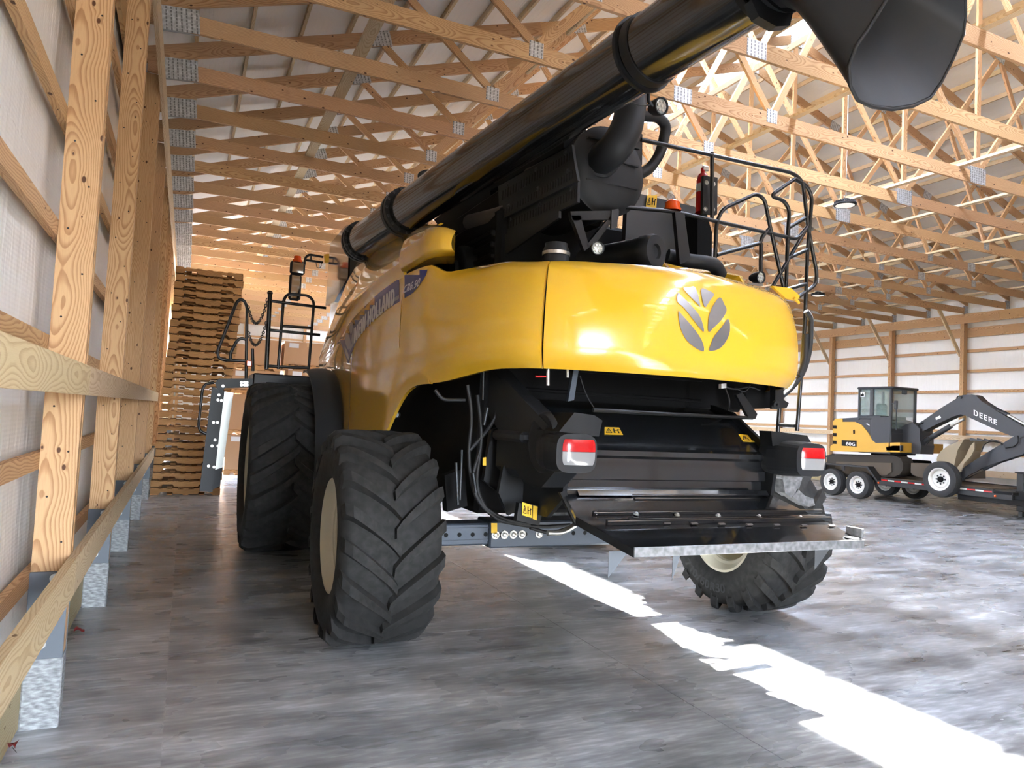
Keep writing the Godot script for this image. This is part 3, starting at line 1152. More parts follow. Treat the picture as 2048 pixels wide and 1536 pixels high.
# lettering: TextMesh outlines bent along a line of photo pixels and laid on a skin
func lettering(g: G, text: String, base: Array, heights: Array, slant: float, to3d: Callable, bold := 0.0, squeeze := 1.0) -> void:
	var tm := TextMesh.new()
	tm.text = text
	var f := SystemFont.new()
	f.font_names = PackedStringArray(["Droid Sans"])
	f.font_weight = 700
	tm.font = f
	tm.font_size = 64
	tm.pixel_size = 0.01
	tm.depth = 0.0
	tm.curve_step = 2.0
	var arr := tm.get_mesh_arrays()
	var vs: PackedVector3Array = arr[Mesh.ARRAY_VERTEX]
	var ix: PackedInt32Array = arr[Mesh.ARRAY_INDEX] if arr[Mesh.ARRAY_INDEX] != null else PackedInt32Array()
	if ix.size() == 0:
		for i in vs.size():
			ix.append(i)
	var lo := Vector3.INF
	var hi := -Vector3.INF
	for p in vs:
		lo = lo.min(p)
		hi = hi.max(p)
	var world := []
	for p in vs:
		var u := (p.x - lo.x) / (hi.x - lo.x)
		var q := (p.y - lo.y) / (hi.y - lo.y)
		var b := poly_at(base, u)
		var hgt := lerpf(heights[0], heights[1], u)
		world.append(to3d.call(b.x + slant * q * hgt, b.y - q * hgt))
	if bold > 0.0:
		for p in vs:
			var u := (p.x - lo.x) / (hi.x - lo.x)
			var q := (p.y - lo.y) / (hi.y - lo.y)
			var b := poly_at(base, u)
			var hgt := lerpf(heights[0], heights[1], u)
			world.append(to3d.call(b.x + slant * q * hgt + bold, b.y - q * hgt))
		var m := ix.size()
		for i in m:
			ix.append(ix[i] + vs.size())
	for i in range(0, ix.size(), 3):
		var a: Vector3 = world[ix[i]]
		var b2: Vector3 = world[ix[i + 1]]
		var c: Vector3 = world[ix[i + 2]]
		if a == Vector3.INF or b2 == Vector3.INF or c == Vector3.INF:
			continue
		g.tri_o(a - (Vector3(0, EYE_H, 0) - a), a, b2, c)
func poly_at(pts: Array, u: float) -> Vector2:
	# quadratic through three points or straight through two
	if pts.size() == 2:
		return pts[0].lerp(pts[1], u)
	var a: Vector2 = pts[0]
	var b: Vector2 = pts[2]
	var m: Vector2 = pts[1] * 2.0 - (a + b) * 0.5
	return a.lerp(m, u).lerp(m.lerp(b, u), u)

var rear_rows := []
var corner_rows := []
var side_rows := []
func build_hood(c: Node3D) -> void:
	make_plan()
	var toward := func(p: Vector3) -> Vector3: return (Vector3(CX, p.y, minf(p.z - 0.3, -5.0)) - p).normalized()
	# rear door
	var rows := []
	var s1 := 1.128
	for i in 21:
		var v := i / 20.0
		var row := []
		for j in range(-16, 17):
			var q := j / 16.0
			var p := skin(absf(q) * s1, v, 2.04, 2.80 - 0.03 * absf(q))
			row.append(p if q < 0 else mirror_x(p))
		rows.append(row)
	rear_rows = rows
	var g := G.new()
	shell(g, rows, toward, 0.03, true)
	var door := part(g, "rear_hood", M.yellow, c, "glossy yellow rear hood panel")
	# corners
	for side in [0, 1]:
		rows = []
		for i in 21:
			var v := i / 20.0
			var row := []
			for j in 25:
				var q := j / 24.0
				var vv := v
				var ze := -6.05 + smoothstep(0.28, 0.0, v) * 0.72
				var se := plan_s_at_z(ze)
				var s := lerpf(s1 + 0.022, se, q)
				var zz: float = plan_at(s)[0].z
				var top := 2.77 + smoothstep(-4.2, -4.7, zz) * 0.045 + smoothstep(-5.25, -5.5, zz) * 0.085
				var p := skin(s, vv, 2.04 - smoothstep(-4.4, -5.35, zz) * 0.09, top)
				row.append(p if side == 0 else mirror_x(p))
			rows.append(row)
		if side == 0:
			corner_rows = rows
		g = G.new()
		shell(g, rows, toward, 0.03, side == 1)
		part(g, "corner_panel", M.yellow, c)
	# side panels: wheel arch below, crease and leaning shoulder above
	var low := [[-5.36, 1.945], [-5.6, 1.865], [-5.85, 1.76], [-6.05, 1.64], [-6.28, 1.49], [-6.6, 1.32], [-7.7, 1.30], [-7.98, 1.45], [-8.12, 1.66], [-8.35, 1.88], [-8.8, 2.08], [-9.5, 2.22], [-10.35, 2.27]]
	var crease := [[-5.9, 2.90], [-6.1, 2.88], [-7.0, 2.85], [-8.0, 2.72], [-8.8, 2.53], [-9.64, 2.29], [-10.35, 2.275]]
	var roofl := [[-5.9, 3.40], [-6.5, 3.46], [-7.0, 3.52], [-8.0, 3.66], [-9.3, 3.70], [-10.0, 3.35], [-10.35, 3.02]]
	var val := func(tab: Array, z: float) -> float:
		if z >= tab[0][0]:
			return tab[0][1]
		for i in tab.size() - 1:
			if z >= tab[i + 1][0]:
				var t: float = (tab[i][0] - z) / (tab[i][0] - tab[i + 1][0])
				return lerpf(tab[i][1], tab[i + 1][1], t)
		return tab[tab.size() - 1][1]
	for side in [0, 1]:
		rows = []
		var n_low := 22
		for i in n_low + 1:
			var v := float(i) / n_low
			var row := []
			for j in 61:
				var q := j / 60.0
				# rear edge follows the seam with the corner panel
				var zr := -6.065 + smoothstep(2.28, 1.96, lerpf(1.945, 2.9, v)) * 0.71
				var z := lerpf(zr, -10.35, pow(q, 0.9))
				var y0: float = val.call(low, z)
				if side == 1:
					y0 = maxf(y0, minf(2.15, val.call(crease, z) - 0.05))
				var y1: float = val.call(crease, z)
				var y := lerpf(lerpf(1.945, 2.9, v), lerpf(y0, maxf(y1, y0 + 0.01), v), smoothstep(0.0, 0.2, q))
				var a := plan_at(plan_s_at_z(z))
				var p: Vector3 = a[0]
				p.y = y
				p.x += 0.02 * pow(absf(v - 0.5) * 2.0, 3.0)
				if y < 2.0:
					p.x -= pow((2.0 - y), 2.0) * 0.10
				row.append(p if side == 0 else mirror_x(p))
			rows.append(row)
		if side == 0:
			side_rows = rows
		g = G.new()
		shell(g, rows, toward, 0.03, side == 1)
		var sp := part(g, "side_panel", M.yellow, c, "glossy yellow side shield")
		rows = []
		for i in 15:
			var v := i / 14.0
			var row := []
			for j in 49:
				var z := lerpf(-6.075, -10.35, j / 48.0)
				var y0: float = val.call(crease, z)
				var y1: float = maxf(val.call(roofl, z), y0 + 0.02)
				var a := plan_at(plan_s_at_z(z))
				var p: Vector3 = a[0]
				var x: float = p.x + 0.025
				if v < 0.15:
					x -= sin(v / 0.15 * PI * 0.5) * 0.022
				else:
					x += -0.022 + 0.32 * pow((v - 0.15) / 0.85, 1.7)
				p = Vector3(x, lerpf(y0, y1, v), z)
				row.append(p if side == 0 else mirror_x(p))
			rows.append(row)
		g = G.new()
		shell(g, rows, toward, 0.03, side == 1)
		part(g, "upper_side_panel", M.yellow, c)
		# rounded cover behind the shoulder
		rows = []
		var sec := [Vector2(1.80, 2.955), Vector2(1.68, 2.93), Vector2(1.63, 2.935), Vector2(1.608, 2.97), Vector2(1.60, 3.03), Vector2(1.605, 3.10), Vector2(1.635, 3.20), Vector2(1.70, 3.29), Vector2(1.80, 3.36), Vector2(1.92, 3.39)]
		for i in sec.size():
			var row := []
			for j in 29:
				var q := j / 28.0
				var z := lerpf(minf(-5.10, -(sec[i].x + 0.14) / 0.347), -6.06, q)
				var e := 1.0
				if q < 0.35:
					e = sqrt(1.0 - pow((0.35 - q) / 0.35, 2.0))
				var p2: Vector2 = sec[i]
				p2.y = 2.945 + (p2.y - 2.945) * lerpf(0.78, 1.0, smoothstep(0.0, 1.0, q)) * lerpf(0.80, 1.0, e)
				p2.x += (1.0 - e) * 0.14
				row.append(Vector3(p2.x, p2.y, z) if side == 0 else mirror_x(Vector3(p2.x, p2.y, z)))
			rows.append(row)
		g = G.new()
		g.sheet(rows, side == 1)
		var cap0: Array = []
		for i in sec.size():
			cap0.append(rows[i][0])
		for i in range(1, cap0.size() - 1):
			g.tri(cap0[0], cap0[i], cap0[i + 1])
		part(g, "shoulder_cover", M.yellow, c)
		# front wheel fender
		rows = []
		for i in 25:
			var an := deg_to_rad(lerpf(-6.0, 96.0, i / 24.0))
			var row := []
			for j in 9:
				var q := j / 8.0
				var r := 1.16 + 0.035 * sin(q * PI)
				if i < 2:
					r += 0.0
				var p := Vector3(lerpf(1.30, 1.66, q), 1.02 + sin(an) * r, -9.1 + cos(an) * r)
				row.append(p if side == 0 else mirror_x(p))
			rows.append(row)
		g = G.new()
		var ax := func(p: Vector3) -> Vector3: return (Vector3(p.x, 1.02, -9.1) - p).normalized()
		shell(g, rows, ax, 0.025, side == 1)
		part(g, "wheel_fender", M.plastic, c, "matt dark plastic fender over the front wheel")
	# leaf emblem
	var leaf := [
		[Vector2(1366, 578), Vector2(1378, 575), Vector2(1390, 576), Vector2(1400, 613), Vector2(1392, 606)],
		[Vector2(1402, 578), Vector2(1414, 581), Vector2(1427, 589), Vector2(1418, 603), Vector2(1409, 615), Vector2(1403, 596)],
		[Vector2(1355, 587), Vector2(1362, 592), Vector2(1380, 610), Vector2(1397, 630), Vector2(1405, 650), Vector2(1406, 664), Vector2(1392, 648), Vector2(1368, 617), Vector2(1354, 604)],
		[Vector2(1438, 595), Vector2(1448, 610), Vector2(1452, 622), Vector2(1442, 640), Vector2(1427, 655), Vector2(1416, 664), Vector2(1416, 640), Vector2(1422, 618)],
		[Vector2(1356, 623), Vector2(1364, 631), Vector2(1385, 655), Vector2(1402, 680), Vector2(1407, 702), Vector2(1392, 697), Vector2(1372, 680), Vector2(1360, 655)],
		[Vector2(1455, 638), Vector2(1459, 655), Vector2(1455, 675), Vector2(1440, 696), Vector2(1418, 702), Vector2(1421, 688), Vector2(1428, 672), Vector2(1442, 655)]]
	for lf in leaf:
		g = G.new()
		applique(g, smooth_loop(lf, 3), rear_rows, 0.006)
		part(g, "emblem_leaf", M.silver_print, door, "brushed silver leaf of the emblem")
	# blue name stripe
	var all_rows := side_rows
	g = G.new()
	applique(g, PackedVector2Array([Vector2(679, 676), Vector2(690, 656), Vector2(708, 634), Vector2(735, 606), Vector2(765, 581), Vector2(799, 557), Vector2(800, 603), Vector2(770, 622), Vector2(742, 645), Vector2(718, 674), Vector2(703, 706), Vector2(697, 728), Vector2(689, 705)]), side_rows, 0.004, 10.0)
	var stripe := part(g, "name_stripe", M.blue, c, "blue decal stripe with white lettering")
	g = G.new()
	applique(g, PackedVector2Array([Vector2(803, 555), Vector2(825, 538), Vector2(848, 522), Vector2(857, 520), Vector2(858, 532), Vector2(853, 550), Vector2(843, 566), Vector2(828, 585), Vector2(803, 601)]), corner_rows, 0.004, 10.0)
	part(g, "model_stripe", M.blue, c, "blue decal with the model number")
	g = G.new()
	applique(g, PackedVector2Array([Vector2(799, 590), Vector2(770, 609), Vector2(742, 632), Vector2(718, 661), Vector2(703, 690), Vector2(699, 706), Vector2(704, 697), Vector2(719, 668), Vector2(743, 639), Vector2(771, 615), Vector2(800, 597)]), side_rows, 0.006, 10.0)
	part(g, "stripe_line", M.silver_print, stripe)
	g = G.new()
	lettering(g, "NEW HOLLAND", [Vector2(709, 687), Vector2(747, 643), Vector2(789, 609)], [31.0, 34.0], 0.03, func(x, y): return hit_rows(x, y, side_rows, 0.007), 1.2)
	part(g, "lettering", M.white_print, stripe, "white name lettering")
	g = G.new()
	lettering(g, "CR6.90", [Vector2(807, 588), Vector2(839, 573)], [17.0, 18.0], 0.25, func(x, y): return hit_rows(x, y, corner_rows, 0.007))
	part(g, "lettering", M.white_print, c, "white model lettering")
	for lf in [[Vector2(702, 645), Vector2(707, 648), Vector2(704, 668), Vector2(699, 660)], [Vector2(691, 668), Vector2(698, 668), Vector2(703, 690), Vector2(698, 700), Vector2(692, 686)], [Vector2(708, 655), Vector2(711, 668), Vector2(707, 690), Vector2(704, 680)], [Vector2(690, 692), Vector2(697, 706), Vector2(699, 720), Vector2(693, 710)]]:
		g = G.new()
		applique(g, smooth_loop(lf, 3), side_rows, 0.006, 10.0)
		part(g, "emblem_leaf", M.silver_print, stripe)

func px_tube(c: Node3D, called: String, m: Material, pts: Array, z: float, r: float, bend := 0.06, label := "") -> MeshInstance3D:
	var w := []
	for p in pts:
		w.append(at_z(p[0], p[1], p[2] if p.size() > 2 else z))
	var g := G.new()
	g.tube(arc_path(w, bend), r, 10)
	return part(g, called, m, c, label)
func px_slab(c: Node3D, called: String, m: Material, pts: Array, z: float, thick: float, label := "") -> MeshInstance3D:
	var poly := PackedVector2Array()
	for p in pts:
		var q := at_z(p[0], p[1], z)
		poly.append(Vector2(q.x, q.y))
	var g := G.new()
	g.slab(poly, Vector3(0, 0, z), Vector3.RIGHT, Vector3.UP, thick)
	return part(g, called, m, c, label)
func px_slab_x(c: Node3D, called: String, m: Material, pts: Array, x: float, thick: float, label := "") -> MeshInstance3D:
	var poly := PackedVector2Array()
	for p in pts:
		var q := at_x(p[0], p[1], x)
		poly.append(Vector2(-q.z, q.y))
	var g := G.new()
	g.slab(poly, Vector3(x, 0, 0), Vector3.FORWARD, Vector3.UP, thick)
	return part(g, called, m, c, label)
func on_plane(px: float, py: float, o: Vector3, n: Vector3) -> Vector3:
	var d := ray(px, py)
	var e := Vector3(0, EYE_H, 0)
	return e + d * ((o - e).dot(n) / d.dot(n))
func lamp_round(c: Node3D, at: Vector3, dir: Vector3, r: float) -> void:
	var g := G.new()
	g.lathe(at, dir, [Vector2(-0.09, 0.0), Vector2(-0.09, r * 0.55), Vector2(-0.05, r * 0.95), Vector2(0.0, r * 1.08), Vector2(0.02, r * 1.08), Vector2(0.02, r * 0.92), Vector2(0.008, r * 0.9)], 24)
	var o := part(g, "work_lamp", M.plastic, c, "round black work lamp")
	g = G.new()
	g.lathe(at, dir, [Vector2(0.008, r * 0.91), Vector2(0.014, r * 0.5), Vector2(0.016, 0.0)], 24)
	var l := part(g, "lens", M.led, o, "clear patterned lamp lens")
	g = G.new()
	for k in 7:
		var e1 := dir.cross(Vector3.UP).normalized()
		var e2 := dir.cross(e1)
		var p := at + dir * 0.014
		if k > 0:
			p += (e1 * cos(TAU * k / 6.0) + e2 * sin(TAU * k / 6.0)) * r * 0.55
		g.lathe(p, dir, [Vector2(0, r * 0.2), Vector2(0.006, r * 0.14), Vector2(0.006, 0)], 8)
	part(g, "reflector", M.steel, o).set_meta("kind", "stuff")

func sticker(c: Node3D, pts: Array, o: Vector3, n: Vector3, marks := true) -> void:
	# yellow warning decal: four photo pixels on a plane, with black pictograms
	var w := []
	for p in pts:
		w.append(on_plane(p[0], p[1], o, n) + n * 0.004)
	var g := G.new()
	g.quad(w[0], w[1], w[2], w[3])
	var st := part(g, "warning_label", M.warn_yellow, c, "yellow warning label with black pictograms")
	if not marks:
		return
	g = G.new()
	var f := func(u: float, v: float) -> Vector3: return w[0].lerp(w[1], u).lerp(w[3].lerp(w[2], u), v) + n * 0.003
	var thick := func(a: Vector2, b: Vector2, t: float) -> void:
		var d := (b - a).normalized()
		var e := Vector2(-d.y, d.x) * t
		g.quad(f.call(a.x - e.x, a.y - e.y), f.call(b.x - e.x, b.y - e.y), f.call(b.x + e.x, b.y + e.y), f.call(a.x + e.x, a.y + e.y))
	thick.call(Vector2(0.08, 0.8), Vector2(0.24, 0.2), 0.025)
	thick.call(Vector2(0.24, 0.2), Vector2(0.40, 0.8), 0.025)
	thick.call(Vector2(0.08, 0.8), Vector2(0.40, 0.8), 0.03)
	thick.call(Vector2(0.24, 0.42), Vector2(0.24, 0.66), 0.03)
	thick.call(Vector2(0.56, 0.2), Vector2(0.56, 0.8), 0.05)
	thick.call(Vector2(0.60, 0.5), Vector2(0.76, 0.5), 0.03)
	thick.call(Vector2(0.80, 0.28), Vector2(0.80, 0.82), 0.035)
	thick.call(Vector2(0.80, 0.45), Vector2(0.92, 0.30), 0.025)
	part(g, "pictogram", M.slot, st)

func build_combine() -> void:
	combine_materials()
	var c := thing("combine_harvester", "large yellow and black combine harvester with folded unloading auger, seen from behind", "harvester", Vector3(CX, 0, -6.5))
	build_hood(c)
	# wheels
	for s in [0, 1]:
		var out := -1.0 if s == 0 else 1.0
		var xr := 1.335 if s == 0 else 2.0 * CX - 1.335
		var xf := 1.15 if s == 0 else 2.0 * CX - 1.15
		var t := wheel(c, Vector3(xr, 0.785, -5.42), 0.79, 0.71, 0.41, out, 19, 0.07, 0.40, 0.14)
		if s == 1:
			# raised size figures on the inner side wall
			var g := G.new()
			var x := xr - 0.358
			var put := func(px: float, py: float) -> Vector3:
				# px is the angle in degrees from straight down, py the radius
				var a := deg_to_rad(px)
				return Vector3(x, 0.785 - cos(a) * py, -5.42 - sin(a) * py)
			var tm_pts := [Vector2(42, 0.0), Vector2(-14, 0.0)]
			lettering(g, "710/60R30", [Vector2(46, 0.60), Vector2(-16, 0.60)], [0.08, 0.08], 0.0, func(u, v): return put.call(u, v))
			part(g, "size_marking", M.plastic, t, "raised tyre size lettering")
		wheel(c, Vector3(xf, 1.0, -9.12), 1.005, 0.98, 0.60, out, 22, 0.07, 0.38, 0.16, -1.0)
	var g := G.new()
	# dark body masses
	g.cbox(Vector3(2.02, 0.98, -9.8), Vector3(3.92, 2.5, -5.05), 0.03)
	g.cbox(Vector3(2.0, 2.4, -10.2), Vector3(4.3, 3.62, -7.0), 0.05)
	part(g, "body", M.dark, c, "dark threshing body under the panels")
	g = G.new()
	g.cbox(Vector3(2.3, 2.45, -6.9), Vector3(3.95, 3.50, -5.55), 0.04)
	g.cbox(Vector3(2.48, 3.4, -7.2), Vector3(3.2, 3.82, -5.3), 0.04)
	for k in 6:
		g.cbox(Vector3(2.26, 2.75 + k * 0.1, -6.6), Vector3(2.31, 2.80 + k * 0.1, -5.6), 0.01)
	g.lathe(Vector3(2.2, 3.05, -6.2), Vector3.LEFT, [Vector2(-0.1, 0.22), Vector2(0.0, 0.22), Vector2(0.03, 0.19), Vector2(0.03, 0.08), Vector2(0.06, 0.07), Vector2(0.06, 0)], 24)
	part(g, "engine", M.dark, c)
	g = G.new()
	g.cbox(Vector3(1.95, 2.3, -6.0), Vector3(4.35, 2.52, -4.35), 0.03)
	g.cbox(Vector3(2.2, 1.62, -5.3), Vector3(4.1, 2.32, -5.02), 0.03)
	for k in 3:
		g.cbox(Vector3(2.22, 1.74 + k * 0.18, -5.02), Vector3(4.05, 1.77 + k * 0.18, -4.99), 0.008)
	part(g, "straw_hood_frame", M.dark, c)
	g = G.new()
	g.cbox(Vector3(3.9, 1.86, -5.25), Vector3(4.5, 2.45, -5.0), 0.02)
	part(g, "inner_panel", M.dark, c)
	# axle
	g = G.new()
	g.cbox(Vector3(1.68, 0.70, -5.52), Vector3(4.62, 0.87, -5.30), 0.012)
	g.box(Vector3(1.70, 0.735, -5.30), Vector3(2.24, 0.745, -5.29))
	g.box(Vector3(1.70, 0.83, -5.30), Vector3(2.24, 0.84, -5.29))
	var axle := part(g, "rear_axle", M.slate, c, "slate grey adjustable rear axle beam")
	g = G.new()
	g.cbox(Vector3(2.24, 0.68, -5.55), Vector3(4.06, 0.89, -5.26), 0.012)
	part(g, "axle_sleeve", M.slate, axle)
	g = G.new()
	for k in 13:
		var hx := 1.78 + k * 0.11
		g.lathe(Vector3(hx, 0.785, -5.30 if hx < 2.24 else -5.26), Vector3.BACK, [Vector2(0.0005, 0.018), Vector2(0.001, 0.0)], 10)
	part(g, "holes", M.slot, axle).set_meta("kind", "stuff")
	for k in [4.6, 5.3, 6.0, 6.7, 8.1]:
		g = G.new()
		g.bolt(Vector3(1.78 + k * 0.11, 0.785, -5.26), Vector3.BACK, 0.02, 0.03)
		part(g, "bolt", M.steel, axle)
	sticker(c, [[982, 1046], [994, 1046], [994, 1066], [982, 1066]], Vector3(0, 0, -5.255), Vector3.BACK, false)
	# ----- rear end: chopper, spreader board -----
	g = G.new()
	# chopper housing: sloping lid, upright face
	var sec := [Vector2(-4.75, 1.86), Vector2(-4.56, 1.80), Vector2(-4.17, 1.545), Vector2(-4.12, 1.525), Vector2(-4.12, 1.49), Vector2(-4.15, 1.47), Vector2(-4.15, 1.33), Vector2(-4.19, 1.32), Vector2(-4.19, 1.26), Vector2(-4.75, 1.1)]
	var l0 := []
	var l1 := []
	for p in sec:
		l0.append(Vector3(2.26, p.y, p.x))
		l1.append(Vector3(3.98, p.y, p.x))
	g.loft([l0, l1])
	var ch := part(g, "chopper_housing", M.gloss_black, c, "gloss black straw chopper housing")
	g = G.new()
	var endp := PackedVector2Array([Vector2(4.8, 1.9), Vector2(4.54, 1.84), Vector2(4.13, 1.58), Vector2(4.06, 1.45), Vector2(4.10, 1.2), Vector2(4.3, 1.06), Vector2(4.8, 1.05)])
	g.slab(endp, Vector3(4.0, 0, 0), Vector3.FORWARD, Vector3.UP, 0.03)
	part(g, "end_plate", M.black, ch)
	g = G.new()
	g.slab(endp, Vector3(2.25, 0, 0), Vector3.FORWARD, Vector3.UP, 0.03)
	part(g, "end_plate", M.black, ch)
	var ln := Vector3(0, 0.39, 0.255).normalized()
	sticker(c, [[1209, 855], [1238, 856], [1246, 871], [1209, 870]], Vector3(3, 1.545, -4.17), ln)
	sticker(c, [[1476, 869], [1512, 872], [1523, 886], [1486, 884]], Vector3(3, 1.545, -4.17), ln)
	# tail board
	var o := Vector3(3.15, 1.02, -3.36)
	var back := Vector3(3.15, 1.255, -4.17)
	var n := (back - o).cross(Vector3.RIGHT).normalized()
	if n.y < 0:
		n = -n
	var P := func(px: float, py: float) -> Vector3: return on_plane(px, py, o, n)
	var edge := [[1205, 968], [1542, 985], [1700, 1070], [1718, 1090], [1265, 1096], [1160, 1046]]
	var top := []
	var bot := []
	for e in edge:
		var q: Vector3 = P.call(e[0], e[1])
		top.append(q)
		bot.append(q - n * 0.02)
	top[0] = Vector3(2.28, 1.255, -4.17)
	top[1] = Vector3(3.98, 1.255, -4.17)
	top[2] = Vector3(4.06, 1.08, -3.56)
	top[3] = Vector3(4.05, 1.02, -3.36)
	top[4] = Vector3(2.29, 1.02, -3.36)
	top[5] = Vector3(2.16, 1.14, -3.78)
	for i in 6:
		bot[i] = top[i] - n * 0.02
	g = G.new()
	g.loft([top, bot])
	var tb := part(g, "spreader_board", M.gloss_black, c, "gloss black spreader tail board with silver edge")
	g = G.new()
	g.cbox(Vector3(2.29, 0.975, -3.36), Vector3(4.07, 1.03, -3.345), 0.003)
	part(g, "edge_strip", M.galvanised, tb, "bare metal edge strip")
	g = G.new()
	g.cbox(Vector3(4.05, 0.98, -3.48), Vector3(4.065, 1.10, -3.35), 0.003)
	g.cbox(Vector3(3.96, 1.035, -3.42), Vector3(4.06, 1.04, -3.35), 0.002)
	part(g, "end_upstand", M.galvanised, tb)
	g = G.new()
	g.loft([[top[4], top[5], top[5] - Vector3(0, 0.05, 0), top[4] - Vector3(0, 0.045, 0)], [top[4] + Vector3(0.015, 0, 0), top[5] + Vector3(0.015, 0, 0), top[5] + Vector3(0.015, -0.05, 0), top[4] + Vector3(0.015, -0.045, 0)]])
	part(g, "side_lip", M.black, tb)
	# raised deflector bars on the board
	for b in [[[1262, 992], [1525, 998], 0.016], [[1268, 999], [1532, 1006], 0.012], [[1185, 1030], [1660, 1034], 0.022], [[1256, 1040], [1673, 1046], 0.012], [[1212, 1050], [1694, 1060], 0.03]]:
		g = G.new()
		var a: Vector3 = P.call(b[0][0], b[0][1])
		var d: Vector3 = P.call(b[1][0], b[1][1])
		d.z = a.z
		d.y = a.y
		var ax := (d - a).normalized()
		var up := n
		g.ocbox((a + d) * 0.5 + up * b[2] * 0.5, ax, up, ax.cross(up), Vector3(a.distance_to(d), b[2], 0.022), 0.003)
		part(g, "deflector_bar", M.gloss_black, tb)
	for k in 8:
		var q: Vector3 = P.call(1278 + k * 55.0, 1048 + k * 0.9)
		g = G.new()
		g.ocbox(q + n * 0.01, Vector3.RIGHT, n, Vector3.RIGHT.cross(n), Vector3(0.05, 0.008, 0.02), 0.002)
		part(g, "clip", M.rusty, tb)
	for k in 6:
		var q: Vector3 = P.call(1190 + k * 82.0, 1029 + k * 1.6)
		g = G.new()
		g.bolt(q + n * 0.006, n, 0.011, 0.014)
		part(g, "bolt", M.steel, tb)
	# crimped ridge across the board
	g = G.new()
	var ra := Vector3(2.34, 1.245, -4.12)
	g.loft([[ra, ra + Vector3(0, 0.02, 0.03), ra + Vector3(0, -0.012, 0.06)], [ra + Vector3(1.6, 0, 0), ra + Vector3(1.6, 0.02, 0.03), ra + Vector3(1.6, -0.012, 0.06)]])
	part(g, "ridge", M.gloss_black, tb)
	# galvanised vanes standing at the right end
	for vb in [[[1541, 913], [1557, 922], [1560, 949], [1579, 946], [1595, 954], [1588, 978], [1573, 993], [1560, 984], [1556, 957], [1544, 952]], [[1585, 976], [1600, 990], [1617, 996], [1620, 1009], [1608, 1012], [1588, 1001], [1576, 992]]]:
		px_slab(c, "spreader_vane", M.galvanised, vb, -4.2, 0.10, "bare galvanised spreader vane")
	# knives below the board
	for q in [[2.30, 0.96, -3.62], [3.80, 0.97, -3.50], [2.62, 0.97, -3.44]]:
		g = G.new()
		var w := 0.12 if q[0] != 2.62 else 0.05
		g.slab(PackedVector2Array([Vector2(0, 0), Vector2(w, 0.01), Vector2(w * 0.35, -0.10), Vector2(0.0, -0.155)]), Vector3(q[0], q[1], q[2]), Vector3(0.9, 0, 0.3).normalized(), Vector3.UP, 0.006)
		part(g, "spreader_blade", M.dark_steel, c)
	# tail lamps
	for s in [0, 1]:
		var lx := 2.19 if s == 0 else 4.115
		g = G.new()
		var body := []
		for i in 5:
			var q := i / 4.0
			var zz := lerpf(-3.83, -4.18, q)
			var k := [0.93, 1.0, 1.03, 1.0, 0.9][i] as float
			var loop := []
			for j in 24:
				var an := TAU * j / 24.0
				var e := Vector2(cos(an), sin(an))
				var sq := Vector2(signf(e.x) * pow(absf(e.x), 0.55), signf(e.y) * pow(absf(e.y), 0.55))
				loop.append(Vector3(lx - q * 0.03 * signf(3.15 - lx) * -1.0 - 0.012 + sq.x * 0.152 * k, 1.512 + sq.y * 0.128 * k, zz))
			body.append(loop)
		g.loft(body)
		var hl := part(g, "tail_lamp", M.plastic, c, "black tail lamp housing with red and clear lens")
		var lens := func(y0: float, y1: float, m: Material, called: String) -> void:
			var gg := G.new()
			var rows := []
			for i in 7:
				var yy := lerpf(y0, y1, i / 6.0)
				var row := []
				for j in 13:
					var xx := lerpf(-1.0, 1.0, j / 12.0)
					var e := absf(yy) / 0.078
					var hw := 0.114 * (1.0 - 0.12 * pow(e, 4.0))
					row.append(Vector3(lx + xx * hw, 1.52 + yy, -3.826 + 0.022 * (1.0 - pow(absf(xx), 4.0)) * (1.0 - 0.4 * pow(e, 4.0))))
				rows.append(row)
			gg.sheet(rows, true)
			part(gg, called, m, hl)
		lens.call(0.004, 0.078, M.red_lens, "red_lens")
		lens.call(-0.078, 0.002, M.clear_lens, "clear_lens")
		# bracket over the lamp
		g = G.new()
		if s == 0:
			g.slab(PackedVector2Array([Vector2(2.06, 1.64), Vector2(2.34, 1.62), Vector2(2.36, 1.72), Vector2(2.30, 1.75), Vector2(2.16, 1.76)]), Vector3(0, 0, -4.0), Vector3.RIGHT, Vector3.UP, 0.3)
		else:
			var bl := PackedVector2Array()
			for q in [[1540, 862], [1612, 871], [1628, 897], [1600, 894], [1560, 889], [1543, 892]]:
				var w := at_z(q[0], q[1], -4.0)
				bl.append(Vector2(w.x, w.y))
			g.slab(bl, Vector3(0, 0, -4.05), Vector3.RIGHT, Vector3.UP, 0.12)
		part(g, "lamp_bracket", M.black, c)
	# belt cover with round hub on the left
	px_slab_x(c, "belt_cover", M.plastic, [[940, 745], [1000, 738], [1045, 790], [1098, 838], [1128, 868], [1138, 905], [1132, 945], [1105, 975], [1070, 968], [1046, 930], [1030, 880], [985, 815], [945, 780]], 2.16, 0.16, "matt black belt cover")
	g = G.new()
	var hub := at_x(1085, 885, 2.08)
	g.lathe(hub, Vector3.LEFT, [Vector2(-0.02, 0.2), Vector2(0.0, 0.195), Vector2(0.012, 0.18), Vector2(0.004, 0.165), Vector2(0.004, 0.0)], 32)
	part(g, "belt_cover_hub", M.plastic, c)
	px_slab_x(c, "belt_cover_rib", M.plastic, [[1000, 760], [1010, 757], [1098, 850], [1090, 862]], 2.075, 0.02)
	g = G.new()
	g.cbox(Vector3(2.08, 1.3, -4.9), Vector3(2.34, 1.68, -4.05), 0.06)
	g.cbox(Vector3(2.02, 1.55, -4.8), Vector3(2.4, 1.62, -4.3), 0.02)
	part(g, "drive_housing", M.plastic, c)
